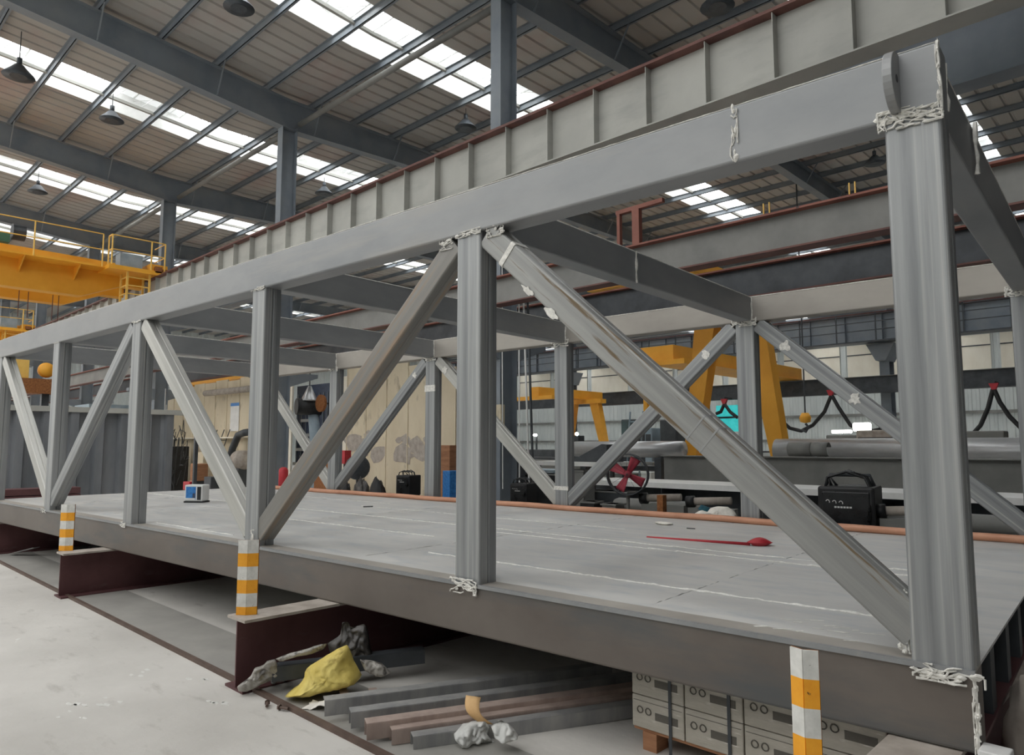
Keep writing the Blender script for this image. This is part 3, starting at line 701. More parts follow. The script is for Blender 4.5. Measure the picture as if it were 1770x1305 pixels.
# red tool
a = PZ(1118, 926, .93); e = PZ(1296, 940, .93); h = PZ(1320, 940, .93)
t_ = thing('red_scraper', 'long thin red-handled tool lying on the deck', 'tool', (e.x, e.y, .915))
MB().tube([a - e, Vector((0, 0, .012))], [.011, .016], 8).build('handle', 'red', t_, smooth=True)
d = (h - e).normalized()
MB().grid(lambda s_, t: d * (.24 * s_ - .02) + Vector((0, 0, .03 + .05 * math.sin(math.pi * s_) * math.sin(2 * math.pi * t))) + d.cross(Vector((0, 0, 1))) * .07 * math.cos(2 * math.pi * t) * (.5 + .5 * math.sin(math.pi * s_)), 8, 12).build('head', 'red', t_, smooth=True)
p = PZ(1147, 906, .92)
def blob(name, m, loc, sx, sy, sz, seed, label, cat, n=18, amp=.35, parent=None, fr=2.2, solid=0, flat=True, subd=0):
    s0 = seed * 7.3
    def f(s_, t):
        th = math.pi * t; ph = 2 * math.pi * s_
        v = Vector((math.sin(th) * math.cos(ph), math.sin(th) * math.sin(ph), math.cos(th)))
        k = 1 + amp * mnoise.noise(v * fr + Vector((s0, 0, 0))) + amp * .5 * mnoise.noise(v * fr * 2.7 + Vector((0, s0, 0))) + amp * .35 * abs(mnoise.noise(v * fr * 5 + Vector((0, 0, s0))))
        q = Vector((v.x * sx * k, v.y * sy * k, v.z * sz * k + sz * .8)); 
        if flat: q.z = max(q.z, 0.0)
        return q
    mb = MB().grid(f, n * 2, n); o = mb.build(name, m, parent, smooth=True, loc=loc)
    if label: tag(o, label, cat)
    return o
blob('work_glove', 'white_cloth', (p.x, p.y, .915), .12, .05, .02, 3, 'small crumpled dark and white glove on the deck beyond the red tool', 'glove', 10)
p = PZ(1187, 913, .92); o = MB().tube([(0, 0, .006), (.1, .02, .006)], .006, 6).build('steel_offcut', 'black', loc=(p.x, p.y, .915)); tag(o, 'tiny dark rod offcut on the deck near the glove', 'offcut')
p = PZ(628, 876, .92); o = MB().tube([(0, 0, .006), (.12, .1, .012)], .01, 6).build('steel_offcut', 'black', loc=(p.x, p.y, .915)); tag(o, 'tiny dark rod lying on the deck left of the centre post', 'offcut')
# white folded cloth bundle and blue strip on rear hose
p = PZ(1238, 900, .95)
cb_ = PY(1238, 903, 9.05); cb_ = Vector((cb_.x, 9.05, .92))
inflate('cloth_bundle', 'white_cloth', [(1196, 900), (1200, 888), (1210, 882), (1222, 886), (1228, 878), (1240, 875), (1258, 876), (1270, 884), (1275, 894), (1272, 904), (1240, 905), (1215, 903)], cb_, .13, 'crumpled white cloth bundle on the rear edge of the deck', 'cloth', 31, .03)
inflate('teal_rag', 'teal_cloth', [(1206, 880), (1212, 872), (1226, 877), (1232, 890), (1226, 890)], Vector((cb_.x - .1, cb_.y + .12, .92)), .05, 'dark teal rag on top of the white cloth bundle', 'rag', 33, .01)
p = PY(1155, 888, 9.35)
o = MB().box(-.05, .05, -.05, .05, 0, .26).build('wooden_block', 'rust', loc=(p.x, 9.18, .915)); tag(o, 'small brown upright block behind the hose beside the rollers', 'block')

# ================================================================== scrap pile under the truss
def angle(name, a, b, s_, m, label, leg='down', group='steel sections in the scrap pile'):
    a = Vector(a); b = Vector(b); c = (a + b) / 2; mb = MB(); mb.bar(a - c, b - c, s_, .007)
    d = (b - a).normalized(); x = d.cross(Vector((0, 0, 1))).normalized(); up = x.cross(d)
    mb.bar(a - c - x * s_ / 2 * -1 - up * s_ / 2, b - c - x * s_ / 2 * -1 - up * s_ / 2, .007, s_)
    if leg == 'channel': mb.bar(a - c - x * s_ / 2 - up * s_ / 2, b - c - x * s_ / 2 - up * s_ / 2, .007, s_)
    o = mb.build(name, m, loc=c); tag(o, label, 'steel section', group); return o
def G(u, v, z): return PZ(u, v, z)
def bar_from(u, v, z, dx, dy, dz=0): a = G(u, v, z); return a, a + Vector((dx, dy, dz))
a, b = bar_from(680, 1205, .24, -.3, 2.6, .12); b = a + Vector((1.2, 3.0, .05)) * .0 + Vector((.9, 2.4, .1)); 
DIRV = (G(950, 1160, .2) - G(690, 1190, .2)).normalized()
specs = [((560, 1208), .16, 2.2, .1, 'angle_grey', 'angle', 'grey steel flat bar lying at the top of the scrap pile, touching the yellow sack'),
         ((605, 1228), .14, 2.3, .1, 'angle_grey', 'channel', 'grey steel channel in the middle of the scrap pile'),
         ((632, 1247), .13, 2.4, .1, 'angle_pink', 'channel', 'brownish steel channel lying across the front of the scrap pile'),
         ((675, 1258), .10, 2.2, .09, 'angle_pink', 'channel', 'dark brown steel channel below the paper strip'),
         ((712, 1270), .08, 2.0, .09, 'angle_grey', 'channel', 'lowest steel channel at the front right of the scrap pile'),
         ((470, 1150), .2, 1.2, .11, 'dark_steel', 'angle', 'short dark steel bar behind the yellow sack against the maroon web')]
for (u, v), z, ln, s_, m, leg, lab in specs:
    a = G(u, v, z); b = a + DIRV * ln; b.z = z + .02; angle('steel_bar', a, b, s_, m, lab, leg)
for (u, v, w_) in ((600, 1212, .5), (660, 1225, .45), (640, 1243, .4)):
    a = G(u, v, .06); d2 = Vector((-DIRV.y, DIRV.x, 0)); b = a + d2 * w_
    angle('steel_cross_bar', a + Vector((0, 0, 0)), b, .06, 'angle_pink', ['short steel bar under the pile beside the yellow sack', 'short steel bar crossing under the grey channel', 'short steel bar crossing under the brownish channel'][[600, 660, 640].index(u)], group='short bars in the scrap pile')
base = G(560, 1206, .0); base.z = .03
inflate('yellow_sack', 'sack', [(492, 1218), (506, 1198), (517, 1184), (526, 1172), (527, 1160), (533, 1152), (548, 1143), (570, 1130), (586, 1120), (601, 1114), (606, 1126), (612, 1142), (620, 1156), (626, 1168), (619, 1177), (600, 1182), (575, 1190), (550, 1197), (537, 1205), (532, 1216), (512, 1217)], base, .13, 'crumpled yellow woven sack on the scrap pile beside the maroon I-beam', 'sack', 3, .035)
b2_ = G(600, 1128, .0); b2_.z = 0
inflate('film_bundle', 'dark_film', [(566, 1112), (588, 1098), (592, 1075), (602, 1074), (606, 1085), (632, 1078), (638, 1100), (640, 1120), (652, 1140), (655, 1158), (600, 1150), (570, 1130)], Vector((base.x * 1.06 + .05, base.y * 1.06 + .08, 0)), .1, 'dark crumpled film heaped behind the yellow sack', 'film', 9, .05)
bl = G(430, 1190, .0); bl.z = .005
inflate('plastic_sheet', 'plastic_sheet', [(410, 1187), (422, 1178), (434, 1168), (440, 1154), (455, 1150), (462, 1142), (476, 1139), (480, 1150), (484, 1168), (470, 1176), (455, 1182), (440, 1190), (425, 1196), (412, 1195)], Vector((bl.x + .25, bl.y + .1, .005)), .04, 'crumpled grey plastic sheet at the foot of the maroon I-beam', 'plastic sheet', 12, .03)
inflate('plastic_sheet', 'plastic_sheet', [(476, 1139), (500, 1129), (530, 1122), (556, 1114), (566, 1112), (560, 1122), (540, 1130), (510, 1136), (484, 1144)], Vector((base.x * 1.03, base.y * 1.03, .02)), .03, 'grey plastic film draped behind the yellow sack', 'plastic sheet', 14, .02)
inflate('plastic_sheet', 'plastic_sheet', [(622, 1140), (640, 1143), (662, 1148), (676, 1162), (660, 1170), (645, 1166), (630, 1158)], Vector((base.x * 1.02 + .2, base.y * 1.02 + .1, .0)), .05, 'cloudy plastic film right of the yellow sack', 'plastic sheet', 16, .03)
# crumpled sheets
def sheet(name, m, c, lx, ly, amp, seed, label, cat, rz=0, n=26, z0=.0, lift=0, hump=.6):
    def f(s_, t):
        x = (s_ - .5) * lx; y = (t - .5) * ly; p = Vector((x * 5, y * 5, seed * 3.7))
        z = abs(mnoise.noise(p)) * amp + abs(mnoise.noise(p * 2.6)) * amp * .5 + amp * hump * math.sin(math.pi * s_) * math.sin(math.pi * t)
        e = .25 * mnoise.noise(Vector((s_ * 3, t * 3, seed)))
        return Vector((x * (1 + e), y * (1 + e), z + .004 + lift * s_))
    o = MB().grid(f, n, n).build(name, m, smooth=True, solid=.003, loc=(c.x, c.y, z0)); o.rotation_euler = (0, 0, rz); tag(o, label, cat); return o
MB_ = sheet('paper_rag', 'white_cloth', G(572, 1226, .0), .38, .15, .07, 7, 'crumpled white paper under the grey steel bars', 'paper', R(30))
bb = G(840, 1296, .0)
inflate('plastic_bag', 'plastic_bag', [(784, 1268), (796, 1258), (815, 1250), (838, 1247), (846, 1256), (842, 1270), (856, 1284), (838, 1294), (812, 1296), (796, 1288)], Vector((bb.x - .1, bb.y + .02, .004)), .06, 'clear plastic bag on the floor below the paper strip', 'plastic bag', 21, .06)
inflate('plastic_bag', 'plastic_bag', [(848, 1254), (862, 1246), (878, 1250), (890, 1262), (896, 1272), (884, 1276), (868, 1278), (854, 1270)], Vector((bb.x + .08, bb.y + .06, .004)), .05, 'clear plastic bag end lying right of the paper strip', 'plastic bag', 23, .05)
p0 = G(822, 1202, .26); p1 = PY(846, 1250, p0.y)
o = MB().grid(lambda s_, t: Vector((0, 0, 0)).lerp(p1 - p0 , s_) + Vector((.1 * (t - .5) * (1 - .3 * s_), -.02 + .04 * (t - .5) - .06 * math.sin(math.pi * s_), 0)), 10, 3).build('paper_strip', 'kraft', solid=.003, smooth=True, loc=p0); tag(o, 'curled kraft paper strip hanging over the steel bars', 'paper')
rg = G(488, 1178, .04)
o = MB().tube([rg * 0 + Vector((.09 * math.cos(R(a)), .06 * math.sin(R(a)), .07 + .05 * math.cos(R(a)))) for a in range(0, 360, 24)], .022, 8, closed=True).build('pipe_clamp', 'angle_grey', smooth=True, loc=(rg.x, rg.y, 0.0)); tag(o, 'grey ring-shaped fitting in the scrap pile left of the yellow sack', 'fitting')
for i, (u, v) in enumerate(((462, 1220), (484, 1228))):
    p = G(u, v, .0); b_ = thing('loose_bolt', ['loose steel bolt on the concrete near the brown strip, the left one', 'loose steel bolt on the concrete near the brown strip, the right one'][i], 'bolt', (p.x, p.y, .022), R(-30 + 50 * i), 'loose bolts')
    MB().tube([(0, 0, 0), (.075, 0, 0)], .011, 8).build('shank', 'rail_brown', b_); MB().lathe([(.021, 0), (.021, .014)], n=6, M=Matrix.Rotation(R(-90), 3, 'Y')).build('bolt_head', 'rail_brown', b_)
# small scrap left under frame
a = G(20, 960, .0); o = MB().bar((0, 0, .03), (.5, .25, .16), .12, .01).add([], []).build('scrap_plate', 'angle_grey', loc=(a.x, a.y, 0)); tag(o, 'bent grey scrap plate on the floor at the far left under the truss', 'scrap')
blob('tarpaulin_heap', 'black', (a.x + 1.6, a.y + .8, 0), .6, .3, .12, 15, 'low black tarpaulin heap under the far left of the truss', 'tarpaulin', 16, .6)

# pallet of cartons
PC = Vector((-2.73, 3.95, 0)); 
pal = thing('pallet', 'wooden pallet carrying the wrapped cartons under the truss', 'pallet', (PC.x, PC.y, 0))
mb = MB()
for k in range(5): mb.box(0, 1.52, .02 + k * .2, .14 + k * .2, .11, .13)
mb.build('deck_board', 'wood', pal)
for x in (.12, .75, 1.4):
    for y in (.06, .8): MB().box(x - .05, x + .05, y - .05, y + .08, .0, .11).build('block', 'wood', pal)
def carton(x, y, z, label, w=.378, h=.2):
    c = thing('carton', label, 'carton', (PC.x + x, PC.y + y, z), group='cartons on the pallet')
    bo = MB().box(0, w - .006, 0, .42, 0, h - .004).build('body', 'carton', c, bevel=.006)
    for k, dx in enumerate((.06, .12)):
        MB().tube([(dx + .02 * math.cos(R(a)), -.003, .11 + .02 * math.sin(R(a))) for a in range(0, 360, 30)], .0035, 5, closed=True).build('printed_ring', 'carton_print', bo)
    MB().box(.17, .33, -.002, .001, .07, .115).build('printed_bar', 'carton_print', bo)
    MB().box(.01, .36, -.0015, .001, .163, .166).build('printed_line', 'carton_print', bo)
    return c
rows = ['bottom', 'middle', 'top']; cols = ['leftmost', 'second', 'third', 'fourth', 'last']
for r_ in range(2):
    for k in range(4):
        carton(.0 + .38 * k, 0, .132 + .2 * r_, '%s wrapped white carton in the %s row on the pallet' % (cols[k], ['lower', 'upper'][r_]))
# strap
o = MB().box(0, .02, -.008, -.004, .0, .534).build('strap', 'dark_steel', loc=(PC.x + .27, PC.y, 0)); tag(o, 'dark steel strap round the left cartons of the pallet', 'strap', 'pallet straps')
o = MB().box(0, .02, -.008, -.004, .0, .534).build('strap', 'dark_steel', loc=(PC.x + .66, PC.y, 0)); tag(o, 'dark steel strap round the middle cartons of the pallet', 'strap', 'pallet straps')
# stands at the right end of the truss
a = onT(.35, .9); st = thing('trestle', 'dark steel trestle beyond the right end of the truss', 'trestle', (a.x, a.y, 0), TA)
MB().bar((.1, .1, .05), (.1, 1.0, .8), .06, .06).build('brace', 'maroon', st)
MB().box(.05, .15, .85, .95, 0, .9).build('leg', 'dark_steel', st); MB().box(.05, .15, -.3, 1.6, .0, .06).build('foot', 'dark_steel', st)
MB().box(.05, .15, 1.5, 1.6, 0, .9).build('leg', 'dark_steel', st); MB().box(.05, .15, .6, 1.7, .86, .93).build('top_rail', 'dark_steel', st)

q = PY(1764, 1262, 4.6); sb = Vector((q.x, 4.6, 0))
blob('grey_sack', 'dusty_flange', (q.x + .12, 4.6, 0), .2, .2, .42, 41, 'pale grey sack standing at the bottom right corner beyond the truss end', 'sack', 16, .2)
q = PY(1736, 1290, 3.9); o = MB().prism([(-.07, 0), (.08, 0), (.05, q.z + .03), (-.06, q.z + .03)], -.06, .06, lambda p, q_, t: Vector((p, t, q_))).build('white_block', 'white', loc=(q.x, 3.75, 0), bevel=.005); tag(o, 'small white block standing at the bottom right under the truss end', 'block')
# ================================================================== behind the deck, right side
def ibeam(name, x0, x1, y, z0, z1, fw, m, label, mt=None):
    o = thing(name, label, 'beam', ((x0 + x1) / 2, y, z0), group='long girders lying behind the truss'); L_ = (x1 - x0) / 2; h = z1 - z0
    MB().box(-L_, L_, -.01, .01, .02, h - .02).build('web', m, o); MB().box(-L_, L_, -fw / 2, fw / 2, h - (.1 if mt else .02), h).build('top_flange', mt or m, o); MB().box(-L_, L_, -fw / 2, fw / 2, 0, .02).build('bottom_flange', m, o)
    for k in range(int(L_)): 
        if k % 2: MB().box(-L_ + 2 * k, -L_ + 2 * k + .012, -fw / 2 + .02, 0, .02, h - .02).build('stiffener', m, o)
    return o
def trestle_pair(x, y, z, label):
    t_ = thing('saw_horse', label, 'trestle', (x, y, 0), group='trestles under the long girders')
    MB().box(-.08, .08, -.5, .5, z - .12, z).build('top_rail', 'dark_steel', t_)
    for sy in (-.4, .4): MB().box(-.05, .05, sy - .05, sy + .05, 0, z - .12).build('leg', 'dark_steel', t_)
zA = PY(1390, 845, 12.3).z; zB = PY(1390, 790, 15.).z; zBb = PY(1390, 838, 15.).z
ibeam('long_girder', PY(1035, 845, 12.9).x, 4.6, 12.9, .42, zA, 1.3, 'dark_steel', 'long girder, its lit top flange coloured white, lying behind the rear truss', 'white')  # steel girder; white top and dark web stand for light and shade
ibeam('long_girder', PY(1148, 800, 15.2).x, 4.6, 15.2, zBb - .5, zB, .3, 'paint_midgrey', 'tall grey plate girder lying behind the bright-topped one')
for i, x in enumerate((-8, -5.5, -2.5, 1)):
    trestle_pair(x, 12.9, .42, 'low dark trestle under the bright-topped girder, number %s from the left' % ['one', 'two', 'three', 'four'][i])
    trestle_pair(x - .4, 15.2, zBb - .5, 'dark trestle under the tall grey girder, number %s from the left' % ['one', 'two', 'three', 'four'][i])
# large pipe lying behind
zP = PY(1550, 780, 18.).z
p0 = PY(1330, 780, 18.); o = MB().tube([(-6.0, 0, 0), (9.0, 0, 0)], .3, 24).build('large_pipe', 'silver', smooth=True, loc=(p0.x + 6.2, 18., zP)); tag(o, 'large silver pipe lying far behind the grey girder', 'pipe')
for i, dx in enumerate((1.5, 5.8, 10.5)):
    o = MB().prism([(-.5, 0), (.5, 0), (.5, zP - .1), (.3, zP - .25), (0, zP - .305), (-.3, zP - .25), (-.5, zP - .1)], -.1, .1, lambda p, q, t: Vector((t, p, q))).build('pipe_saddle', 'paint_midgrey', loc=(p0.x + dx, 18., 0)); tag(o, 'grey saddle stand under the %s of the large silver pipe' % ['left end', 'middle', 'right part'][i], 'stand', 'pipe saddles')
p = PY(1365, 785, 16.5); o = blob('curled_plate', 'silver', (p.x, 16.5, 0), .4, .2, .1, 21, None, None); bpy.data.objects.remove(o)
# curled offcuts on the tall girder
for i, (u, w_) in enumerate(((1385, .5), (1418, .35))):
    p = PY(u, 785, 15.2); r0 = .15
    o = MB().grid(lambda s_, t: Vector((w_ * (s_ - .5), r0 * math.cos(R(20 + 240 * t)), r0 + r0 * math.sin(R(20 + 240 * t)))), 2, 18).build('curled_plate', 'paint_midgrey', solid=.02, smooth=True, loc=(p.x, 15.2, zB + .01)); tag(o, ['wide curled steel offcut on top of the tall grey girder', 'narrow curled steel offcut on top of the tall grey girder'][i], 'offcut')

# welding machines
def welder(u, v, Y, s_, label, rz=0., z=None):
    p = PY(u, v, Y); zz = z if z is not None else 0
    m_ = thing('welding_machine', label, 'welding machine', (p.x, Y, zz), rz, 'welding machines')
    mb = MB(); mb.box(-.3 * s_, .3 * s_, -.35 * s_, .35 * s_, .06 * s_, .78 * s_); mb.build('housing', 'black', m_, bevel=.03 * s_)
    fp_ = MB().box(-.25 * s_, .25 * s_, -.36 * s_, -.34 * s_, .12 * s_, .72 * s_).build('front_panel', 'black_gloss', m_, bevel=.01)
    mb = MB()
    for k in range(3): mb.tube([(-.22 * s_ + .06 * k, -.3 * s_ + .1 * k, .76 * s_), (-.2 * s_, -.28 * s_ + .1 * k, .88 * s_), (0, -.25 * s_ + .12 * k, .95 * s_), (.2 * s_, -.25 * s_ + .1 * k, .88 * s_), (.26 * s_, -.28 * s_ + .1 * k, .74 * s_), (.24 * s_, -.4 * s_, .4 * s_)], .018 * s_, 8)
    mb.build('cable', 'black_gloss', m_, smooth=True)
    MB().tube([(-.26 * s_, 0, .78 * s_), (-.22 * s_, 0, .9 * s_), (.22 * s_, 0, .9 * s_), (.26 * s_, 0, .78 * s_)], .02 * s_, 8).build('handle', 'dark_steel', m_, smooth=True)
    mb = MB()
    for k in range(3): mb.tube([((-.19 + .07 * k + .02 * math.cos(R(a))) * s_, -.364 * s_, (.6 - .005 * k + .025 * math.sin(R(a))) * s_) for a in range(-20, 170, 30)], .005 * s_, 5)
    for k in range(6): mb.box((-.12 + .032 * k) * s_, (-.096 + .032 * k) * s_, -.366 * s_, -.362 * s_, .535 * s_, .555 * s_)
    mb.build('panel_marking', 'white', fp_)
    for sx in (-.24, .24):
        for sy in (-.25, .25): MB().lathe([(.06 * s_, -.02), (.06 * s_, .02)], c=(sx * s_, sy * s_, .06 * s_), n=12, M=Matrix.Rotation(R(90), 3, 'X')).build('wheel', 'black', m_)
    return m_
def standz(u, v, Y): return PY(u, v, Y).z
def plinth(u, Y, z, w_, label):
    p = PY(u, 800, Y); t_ = thing('work_table', label, 'table', (p.x, Y, 0), group='steel work tables behind the truss')
    MB().box(-w_ / 2, w_ / 2, -.35, .35, z - .04, z).build('tabletop', 'dark_steel', t_)
    for sx in (-1, 1):
        for sy in (-.3, .3): MB().box(sx * (w_ / 2 - .05) - .03, sx * (w_ / 2 - .05) + .03, sy - .03, sy + .03, 0, z - .04).build('leg', 'dark_steel', t_)
    return t_
zz = .5
plinth(1475, 10.1, zz, 1.1, 'low steel table under the large black welding machine')
welder(1472, 900, 10.05, 1.12, 'large black welding machine with cables on top, behind the deck near the tall post', R(10), z=zz)
plinth(712, 10.1, .75, 1.4, 'low steel table under the small welding machine before the beige panels')
welder(706, 850, 10.05, .62, 'small black welding machine in front of the beige panels', R(15), z=.75)
plinth(908, 10.1, .72, 1.2, 'low steel table under the welding machine right of the centre post')
welder(905, 860, 10.05, .6, 'small black welding machine right of the centre post', R(15), z=.72)
# roller stands
for i, (u, v) in enumerate(((1148, 862), (1232, 868), (1575, 885))):
    p = PY(u, v, 10.0); r_ = thing('pipe_roller', ['pale roller behind the hose beside the red fan', 'pale roller behind the white cloth bundle', 'pale roller behind the hose next to the tall post'][i], 'roller', (p.x, 10., 0), R(12), 'pipe rollers')
    MB().tube([(-.28, 0, p.z), (.28, 0, p.z + .03)], .06, 14).build('roller', 'dusty_flange', r_, smooth=True)
    MB().tube([(-.4, 0, p.z - .01), (-.28, 0, p.z)], .09, 14).build('wheel', 'black', r_, smooth=True)
    MB().box(-.35, .35, -.1, .1, p.z - .3, p.z - .09).build('frame', 'paint_midgrey', r_)
    MB().box(-.32, .32, -.08, .08, 0, p.z - .3).build('pedestal', 'dark_steel', r_)
# grey large gas cylinders lying
for i, (u, v, dx) in enumerate(((1130, 878, .9), (1640, 905, 1.0))):
    p = PY(u, v, 10.6); o = MB().lathe([(.02, -dx), (.1, -dx), (.13, -dx + .08), (.13, dx - .2), (.09, dx - .05), (.03, dx)], n=20, M=Matrix.Rotation(R(90), 3, 'Y')).build('gas_cylinder', 'paint_midgrey', smooth=True, loc=(p.x, 10.75, p.z))
    tag(o, ['grey cylinder lying behind the rollers', 'grey cylinder lying behind the deck right of the tall post'][i], 'cylinder')
    q = thing('cylinder_rack', ['low rack under the left grey cylinder', 'low rack under the right grey cylinder'][i], 'rack', (p.x, 10.75, 0)); MB().box(-dx, dx, -.15, .15, 0, p.z - .13).build('body', 'dark_steel', q)
# fan
p = PY(1085, 820, 9.75)
f_ = thing('industrial_fan', 'round standing fan with red blades behind the rear truss', 'fan', (p.x, 9.75, 0), R(25)); hz = p.z
for dy in (-.07, .07):
    MB().tube([(.33 * math.cos(R(a)), dy, hz + .33 * math.sin(R(a))) for a in range(0, 360, 12)], .012, 6, closed=True).build('cage_ring', 'dark_steel', f_, smooth=True)
mb = MB(); mb.grid(lambda s_, t: Vector((.335 * math.cos(2 * math.pi * s_), -.07 + .14 * t, hz + .335 * math.sin(2 * math.pi * s_))), 36, 1); mb.build('shroud', 'dark_steel', f_, smooth=True, solid=.006)
for k in range(4):
    M_ = Matrix.Rotation(R(90 * k + 28), 4, 'Y')
    mb = MB(); mb.grid(lambda s_, t: Vector((0, 0, hz)) + M_ @ Vector(((.035 + .05 * s_) * (2 * t - 1) * 1.0, .03 * (2 * t - 1), .04 + .25 * s_)), 6, 4); mb.build('blade', 'red_blade', f_, smooth=True, solid=.006)
MB().lathe([(.05, -.06), (.06, .0), (.05, .14)], c=(0, .0, hz), n=16, M=Matrix.Rotation(R(-90), 3, 'X')).build('motor_hub', 'red_blade', f_, smooth=True)
mb = MB()
for k in range(12): mb.tube([(0, -.075, hz), (.33 * math.cos(R(30 * k)), -.072, hz + .33 * math.sin(R(30 * k)))], .002, 4)
mb.build('guard_wire', 'dark_steel', f_)
MB().tube([(0, 0, .03), (0, 0, hz - .33)], .03, 10).build('pole', 'paint_midgrey', f_); MB().lathe([(.25, 0), (.25, .02), (.05, .05)], n=20).build('base', 'dark_steel', f_)

# festoon cables, clamps and other far details
Yf = 39.5
def swag(pts, label, z=None):
    P_ = []; 
    for i in range(len(pts) - 1):
        a = PY(*pts[i], Yf); b = PY(*pts[i + 1], Yf)
        for k in range(8): t = k / 8; P_.append(a.lerp(b, t))
    P_.append(PY(*pts[-1], Yf)); c = P_[0].copy()
    o = MB().tube([q - c for q in P_], .1, 8).build('festoon_cable', 'black', smooth=True, loc=c); tag(o, label, 'cable', 'festoon cables'); return o
swag([(1345, 722), (1365, 740), (1385, 745), (1405, 735), (1425, 712), (1437, 683)], 'black cable loop hanging left of the red clamp behind the rear diagonal')
swag([(1438, 684), (1450, 705), (1470, 735), (1495, 748), (1520, 742), (1545, 725)], 'black cable loop hanging right of the red clamp behind the rear diagonal')
swag([(1680, 752), (1695, 735), (1708, 705), (1717, 670), (1728, 695), (1745, 720), (1765, 740)], 'black cable loop hanging right of the tall nearest post')
swag([(1238, 715), (1246, 712), (1252, 698), (1262, 712), (1275, 722)], 'black cable loop in front of the turquoise screen')
for i, (u, v) in enumerate(((1436, 679), (1718, 668), (1252, 694))):
    p = PY(u, v, Yf); o = MB().prism([(-.2, .15), (.2, .15), (.08, -.15), (-.08, -.15)], -.1, .1, lambda p_, q, t: Vector((p_, t, q))).build('cable_clamp', 'red', loc=(p.x, Yf, p.z)); tag(o, ['red cable clamp under the far lower beam behind the rear diagonal', 'red cable clamp right of the tall nearest post', 'red cable clamp above the turquoise screen'][i], 'clamp', 'red cable clamps')
    o2 = MB().box(-.04, .04, -.04, .9, .15, .25).build('arm', 'dark_steel', o)
p = PY(1392, 722, 30); hk = thing('crane_hook', 'small yellow crane hook block hanging far behind the rear diagonal', 'hook', p)
MB().lathe([(.05, -.22), (.2, -.18), (.24, 0), (.14, .2)], n=14).build('block', 'yellow', hk, smooth=True); MB().tube([(0, 0, .2), (0, 0, 13.2 - p.z)], .03, 6).build('rope', 'dark_steel', hk)
MB().tube([(.0, 0, -.25), (.12, 0, -.4), (0, 0, -.6), (-.16, 0, -.5)], .05, 8).build('hook', 'dark_steel', hk)
a = PY(1222, 700, 42); b = PY(1278, 745, 42)
o = MB().box(0, b.x - a.x, 0, .3, b.z, a.z).build('turquoise_screen', 'cyan', loc=(a.x, 43.2, 0)); tag(o, 'bright turquoise welding screen far behind the rear truss post', 'screen')
o2 = MB().box(0, b.x - a.x, -.05, 0, (a.z + b.z) / 2, (a.z + b.z) / 2 + .12).build('cross_rail', 'dark_steel', o); MB().box(0, .1, 0, .1, 0, b.z).build('leg', 'dark_steel', o)
p = PY(997, 750, 24); o = MB().lathe([(.02, -.07), (.07, -.03), (.07, .03), (.02, .07)], n=12).build('welding_arc', 'arc', smooth=True, loc=p); tag(o, 'bright green-white welding arc glowing behind the rear truss', 'welding arc'); MB().box(-.25, .25, -.2, .2, -p.z, -.08).build('workpiece', 'dark_steel', o)
for i, (u, v, Y, s_) in enumerate(((1490, 738, 34, .55), (1455, 746, 60, .36), (925, 752, 40, .25), (1297, 0, 0, 0))):
    if s_ == 0: continue
    p = PY(u, v, Y); L_ = thing('work_lamp', ['bright oval work lamp behind the rear diagonal', 'row of white lamps far behind the rear diagonal', 'small white lamp far behind the hanging chains'][i], 'lamp', p)
    MB().box(-s_ * (.7 if i != 1 else 2.2), s_ * (.7 if i != 1 else 2.2), -.1, .1, -s_ * .35, s_ * .35).build('lens', 'glow', L_, bevel=.08)
    MB().box(-.05, .05, .1, .2, -p.z, 0).build('pole', 'dark_steel', L_)
# distant work stations
spots = [(1040, 805, 19.2, 2.4, 1.0, 'paint_midgrey'), (935, 800, 18, 2.0, 1.1, 'pale_blue'), (1120, 790, 18, 2.2, 1.3, 'dark_steel'), (1060, 780, 28, 3, 1.4, 'pale_blue'), (1640, 770, 24, 4, 1.7, 'paint_midgrey'), (1400, 765, 27, 5, 1.6, 'wall_grey'), (960, 775, 27, 4, 1.3, 'dark_steel')]
wl = ['grey steel workbench behind the rear truss beside the chains', 'pale blue workbench left of the welding arc', 'dark steel workbench behind the fan', 'pale blue frame table far behind the fan', 'grey table far behind, right of the tall post', 'long grey table behind the yellow gantry legs', 'dark table below the small distant gantry']
for i, (u, v, Y, w_, h, m) in enumerate(spots):
    p = PY(u, v, Y); t_ = thing('workbench', wl[i], 'workbench', (p.x, Y, 0), group='workbenches in the next bay')
    MB().box(-w_ / 2, w_ / 2, -.5, .5, h - .12, h).build('tabletop', m, t_)
    for sx in (-1, 1):
        for sy in (-.4, .4): MB().box(sx * (w_ / 2 - .1) - .05, sx * (w_ / 2 - .1) + .05, sy - .05, sy + .05, 0, h - .12).build('leg', m, t_)
    MB().box(-w_ / 2 + .1, w_ / 2 - .1, -.4, .4, .3, .36).build('shelf', m, t_)
for i, (u, Y, h, w_, m) in enumerate(((1130, 25.4, 2.6, .35, 'pale_blue'), (1098, 26.0, 3.0, .9, 'dark_steel'), (1165, 25.2, 2.9, .8, 'dark_steel'), (1520, 26, 2.4, 1.2, 'dusty_flange'), (1470, 30, 2.3, 1.6, 'paint_midgrey'), (1700, 30, 2.4, 1.4, 'paint_midgrey'))):
    p = PY(u, 770, Y); c = thing('machine_cabinet', ['slim pale blue machine column behind the fan', 'black machine cabinet left of the pale blue column', 'black machine cabinet right of the pale blue column', 'beige machine cabinet behind the large silver pipe', 'pale blue machine cabinet left of the beige one', 'dark machine cabinet at the right edge far behind'][i], 'machine', (p.x, Y, 0))
    MB().box(-w_ / 2, w_ / 2, -.4, .4, 0, h).build('body', m, c, bevel=.04); MB().box(-w_ / 2 + .06, w_ / 2 - .06, -.42, -.4, h * .55, h * .9).build('door', 'dark_steel', c)
rc = random.Random(5)
